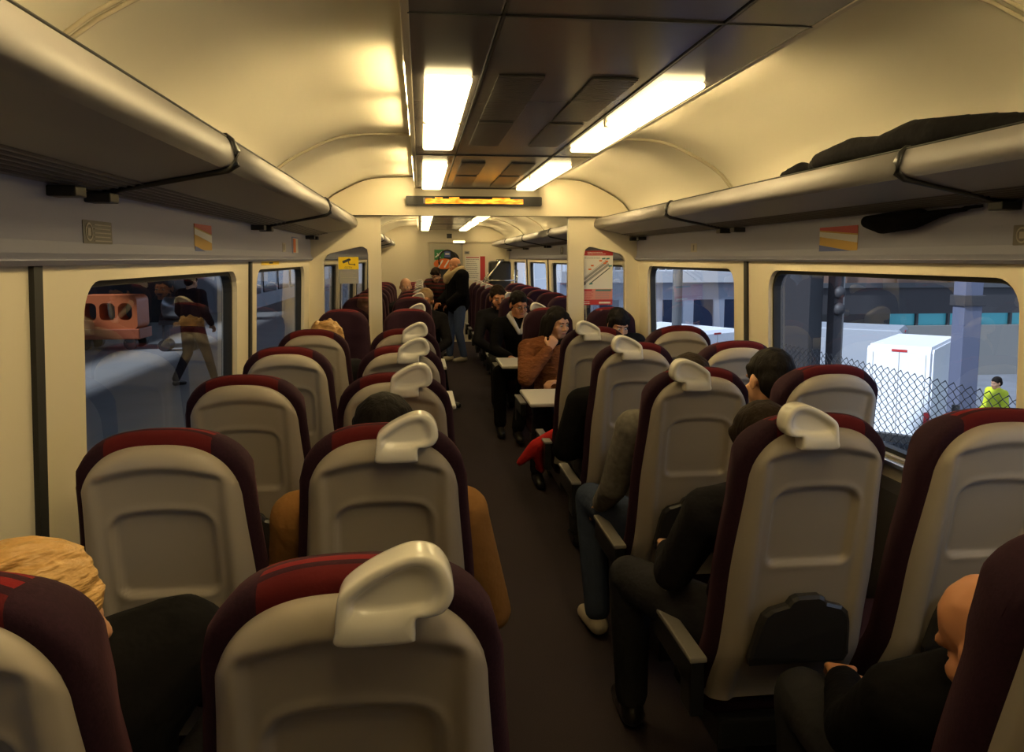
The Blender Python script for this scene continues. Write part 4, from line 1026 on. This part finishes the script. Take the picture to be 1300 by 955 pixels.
S = thing('column', 'dark narrow column beside the concrete pier', 'column', (5.80, 11.0, -2.3)); bm = bmesh.new(); bx(bm, -.08, .05, -.1, .1, 0, 6.5); obj('shaft', bm, dsteel, S)
bm = bmesh.new(); tube(bm, [(.085, -.05, 0), (.085, -.05, 6.5)], .02, 8); obj('drain_pipe', bm, M['greyink'], S, True)
for z in (3.0, 3.25, 3.6):
    bm = bmesh.new(); ell(bm, (-.02, -.13, z+.2), (.09, .09, .10)); obj('fitting', bm, dsteel, S, True)
S = thing('column', 'broad dark wall pier at the left side of the near right window', 'column', (4.98, 10.8, -2.3)); bm = bmesh.new(); bx(bm, -.30, .24, -.1, .1, 0, 6.5); bx(bm, -.36, .28, -.16, .16, 0, .4); obj('shaft', bm, mat('soot_brick', (.05, .045, .045), .8), S)
# far building with cyan windows
S = thing('station_building', 'pale station building with bright cyan windows beyond the vans', 'building', (18, 24, -2.3))
bm = bmesh.new(); bx(bm, -3.0, 8, -.1, 3, 0, 1.7); obj('wall', bm, mat('cream_render', (.20, .20, .19), .8), S)
bm = bmesh.new(); bx(bm, -3.0, 8, .2, 3, 1.7, 2.45); obj('window_band', bm, mat('cyan_glass', (.12, .55, .60), .2), S)
bm = bmesh.new()
for k in range(10): bx(bm, -3.0+k*1.15, -2.92+k*1.15, .1, .22, 1.7, 2.45)
bx(bm, -3.0, 8, -.2, 3.2, 2.45, 2.75); obj('mullion', bm, conc, S)
bm = bmesh.new(); bx(bm, -6.2, -3.0, -.2, 3, 0, 2.9); obj('dark_bay', bm, M['black'], S)
# vans
def van(loc, rz, mt, label, h=1.95, w=1.75, L=4.2):
    V = thing('van', label, 'van', loc, rz, 'vans in the yard')
    prof_ = [(-L/2, .35), (-L/2, h-.10), (-L/2+.08, h), (L/2-1.3, h), (L/2-.75, 1.25), (L/2-.12, 1.05), (L/2, .85), (L/2, .35)]
    bm = bmesh.new(); prism(bm, prof_, -w/2, w/2, 'X')
    bmesh.ops.bevel(bm, geom=[e for e in bm.edges if abs(e.verts[0].co.x-e.verts[1].co.x) < .01], offset=.05, segments=3, affect='EDGES')
    obj('body', bm, mt, V)
    bm = bmesh.new()
    for s in (-1, 1):
        prism(bm, [(L/2-1.9, 1.2), (L/2-1.9, h-.2), (L/2-1.32, h-.2), (L/2-.85, 1.2)], s*w/2-.01*s, s*(w/2+.006), 'X')
    prism(bm, [(-.62, 1.28), (.62, 1.28), (.62, 1.3), (-.62, 1.3)], L/2-.80, L/2-.78); obj('side_window', bm, mat('van_glass', (.02, .025, .03), .1), V)
    bm = bmesh.new(); bx(bm, -.006, .006, -L/2-.004, -L/2+.002, .45, h-.12); bx(bm, -w/2+.12, -w/2+.13, -L/2-.004, -L/2, .45, h-.15); bx(bm, w/2-.13, w/2-.12, -L/2-.004, -L/2, .45, h-.15); obj('door_seam', bm, M['greyink'], V)
    bm = bmesh.new(); bx(bm, -w/2, w/2, -L/2-.08, -L/2+.05, .32, .5, .02); obj('bumper', bm, M['black'], V)
    for s in (-1, 1):
        bm = bmesh.new(); bx(bm, *sorted((s*(w/2-.11), s*(w/2-.01))), -L/2-.012, -L/2, .62, .98, .004); obj('tail_light', bm, M['red'], V)
    bm = bmesh.new(); bx(bm, -.14, .14, -L/2-.01, -L/2, h-.12, h-.07); obj('brake_light', bm, M['red'], V)
    for yy in (-L/2+.75, L/2-.8):
        for s in (-1, 1):
            bm = bmesh.new(); prism(bm, [(yy+.31*math.cos(a*PI/10), .31+.31*math.sin(a*PI/10)) for a in range(20)], *sorted((s*(w/2-.2), s*(w/2+.01))), 'X'); obj('wheel', bm, M['rubber'], V)
    return V
white_paint = mat('white_van_paint', (.80, .82, .85), .35)
van((10.28, 15.42, -2.3), -.78, white_paint, 'white box van parked behind the chain-link fence', h=2.25, w=1.2, L=4.0)
van((10.9, 20.6, -2.3), .9, mat('silver_van_paint', (.30, .32, .35), .35), 'silver-grey van with dark side window behind the white van', h=2.1)
van((6.6, 22.0, -2.3), .5, white_paint, 'white van seen through the second right window', h=2.0)
def car(loc, rz, mt, label):
    V = thing('car', label, 'car', loc, rz, 'parked cars')
    bm = bmesh.new(); prism(bm, [(-2.0, .35), (-2.05, .8), (-1.75, .95), (-1.2, 1.38), (.3, 1.42), (.95, .98), (1.85, .85), (2.0, .6), (2.0, .35)], -.82, .82, 'X')
    bmesh.ops.bevel(bm, geom=[e for e in bm.edges if abs(e.verts[0].co.x-e.verts[1].co.x) < .01], offset=.08, segments=3, affect='EDGES'); obj('body', bm, mt, V)
    bm = bmesh.new()
    for s in (-1, 1): prism(bm, [(-1.45, .98), (-1.1, 1.30), (.25, 1.34), (.75, .98)], s*.82, s*.828, 'X')
    prism(bm, [(-.62, .98), (.62, .98), (.56, 1.32), (-.56, 1.32)], -1.62, -1.60); obj('window', bm, mat('car_glass', (.02, .03, .05), .08), V)
    for yy in (-1.3, 1.25):
        for s in (-1, 1):
            bm = bmesh.new(); prism(bm, [(yy+.30*math.cos(a*PI/10), .30+.30*math.sin(a*PI/10)) for a in range(20)], *sorted((s*.64, s*.84)), 'X'); obj('wheel', bm, M['rubber'], V)
blue_paint = mat('blue_car_paint', (.05, .12, .45), .25)
car((5.2, 17.5, -2.3), .6, blue_paint, 'blue car parked in the yard, seen through the second right window')
car((9.4, 26.6, -2.3), .7, mat('pale_car_paint', (.65, .68, .75), .3), 'pale silver car parked to the right of the blue car')
car((6.0, 26.0, -2.3), .8, mat('dark_car_paint', (.03, .05, .14), .3), 'dark blue car parked farther back in the yard')
S = thing('column', 'pale round column in front of the far facade, second right window', 'column', (6.9, 21.5, -2.3)); bm = bmesh.new(); tube(bm, [(0, 0, 0), (0, 0, 6)], .14, 16); obj('shaft', bm, conc, S, True)
bm = bmesh.new(); tube(bm, [(0, 0, 0), (0, 0, .3)], .22, 16); obj('plinth', bm, conc, S, True)
for i, (x, y, h_, w_) in enumerate(((5.15, 15.0, 2.42, 'left'), (6.05, 15.0, 2.25, 'right'))):
    S = thing('bollard', 'dark square post in the yard behind the seats, %s one of two' % w_, 'post', (x, y, -2.3)); bm = bmesh.new(); bx(bm, -.09, .09, -.09, .09, 0, h_, .015); obj('post', bm, M['black'], S)
    bm = bmesh.new(); bx(bm, -.12, .12, -.12, .12, 0, .05); obj('foot_plate', bm, dsteel, S)
S = thing('far_facade', 'bright far facade with a white parapet and railings', 'building', (9, 30, -2.3))
bm = bmesh.new(); bx(bm, -4, 4, 0, 3, 0, 3.0); obj('wall', bm, mat('far_pale', (.28, .31, .38), .7), S)
bm = bmesh.new(); bx(bm, -4, 4, -.3, 3, 3.0, 3.45); bx(bm, -4, 4, -.3, -.2, 4.2, 4.3)
for k in range(27): bx(bm, -4+k*.3, -3.95+k*.3, -.28, -.22, 3.45, 4.2)
obj('parapet', bm, mat('parapet_white', (.45, .46, .48), .7), S)
bm = bmesh.new()
for k in range(6): bx(bm, -3.7+k*1.3, -2.9+k*1.3, -.02, .02, 1.0, 2.3)
obj('window', bm, mat('facade_glass', (.02, .03, .06), .1), S)
# chain-link fence beside the track
S = thing('chain_link_fence', 'black chain-link fence running beside the track outside the right window', 'fence', (3.0, 4.6, -2.3))
bm = bmesh.new(); d = .040; dz = .030; z0, z1 = 1.5, 3.16
def wire(pts): tube(bm, pts, .0040, 4)
nw = int(5.2/d); zs = int((z1-z0)/dz)
for k in range(nw):
    y = -2.6+k*d; pts = []
    for j in range(zs+1):
        pts.append((.004*(1 if j % 2 else -1), y+(d/2+.001 if (j+k) % 2 else -d/2-.001)+.5*d, z0+j*dz))
    wire(pts)
obj('mesh_net', bm, M['black'], S)
for k in range(3):
    bm = bmesh.new(); tube(bm, [(.03, -2.5+k*2.5, 0), (.03, -2.5+k*2.5, 3.0)], .025, 8); obj('post', bm, dsteel, S, True)
bm = bmesh.new(); bx(bm, -.08, .08, -2.8, 2.8, 0, .5, .01); obj('kerb', bm, conc, S)
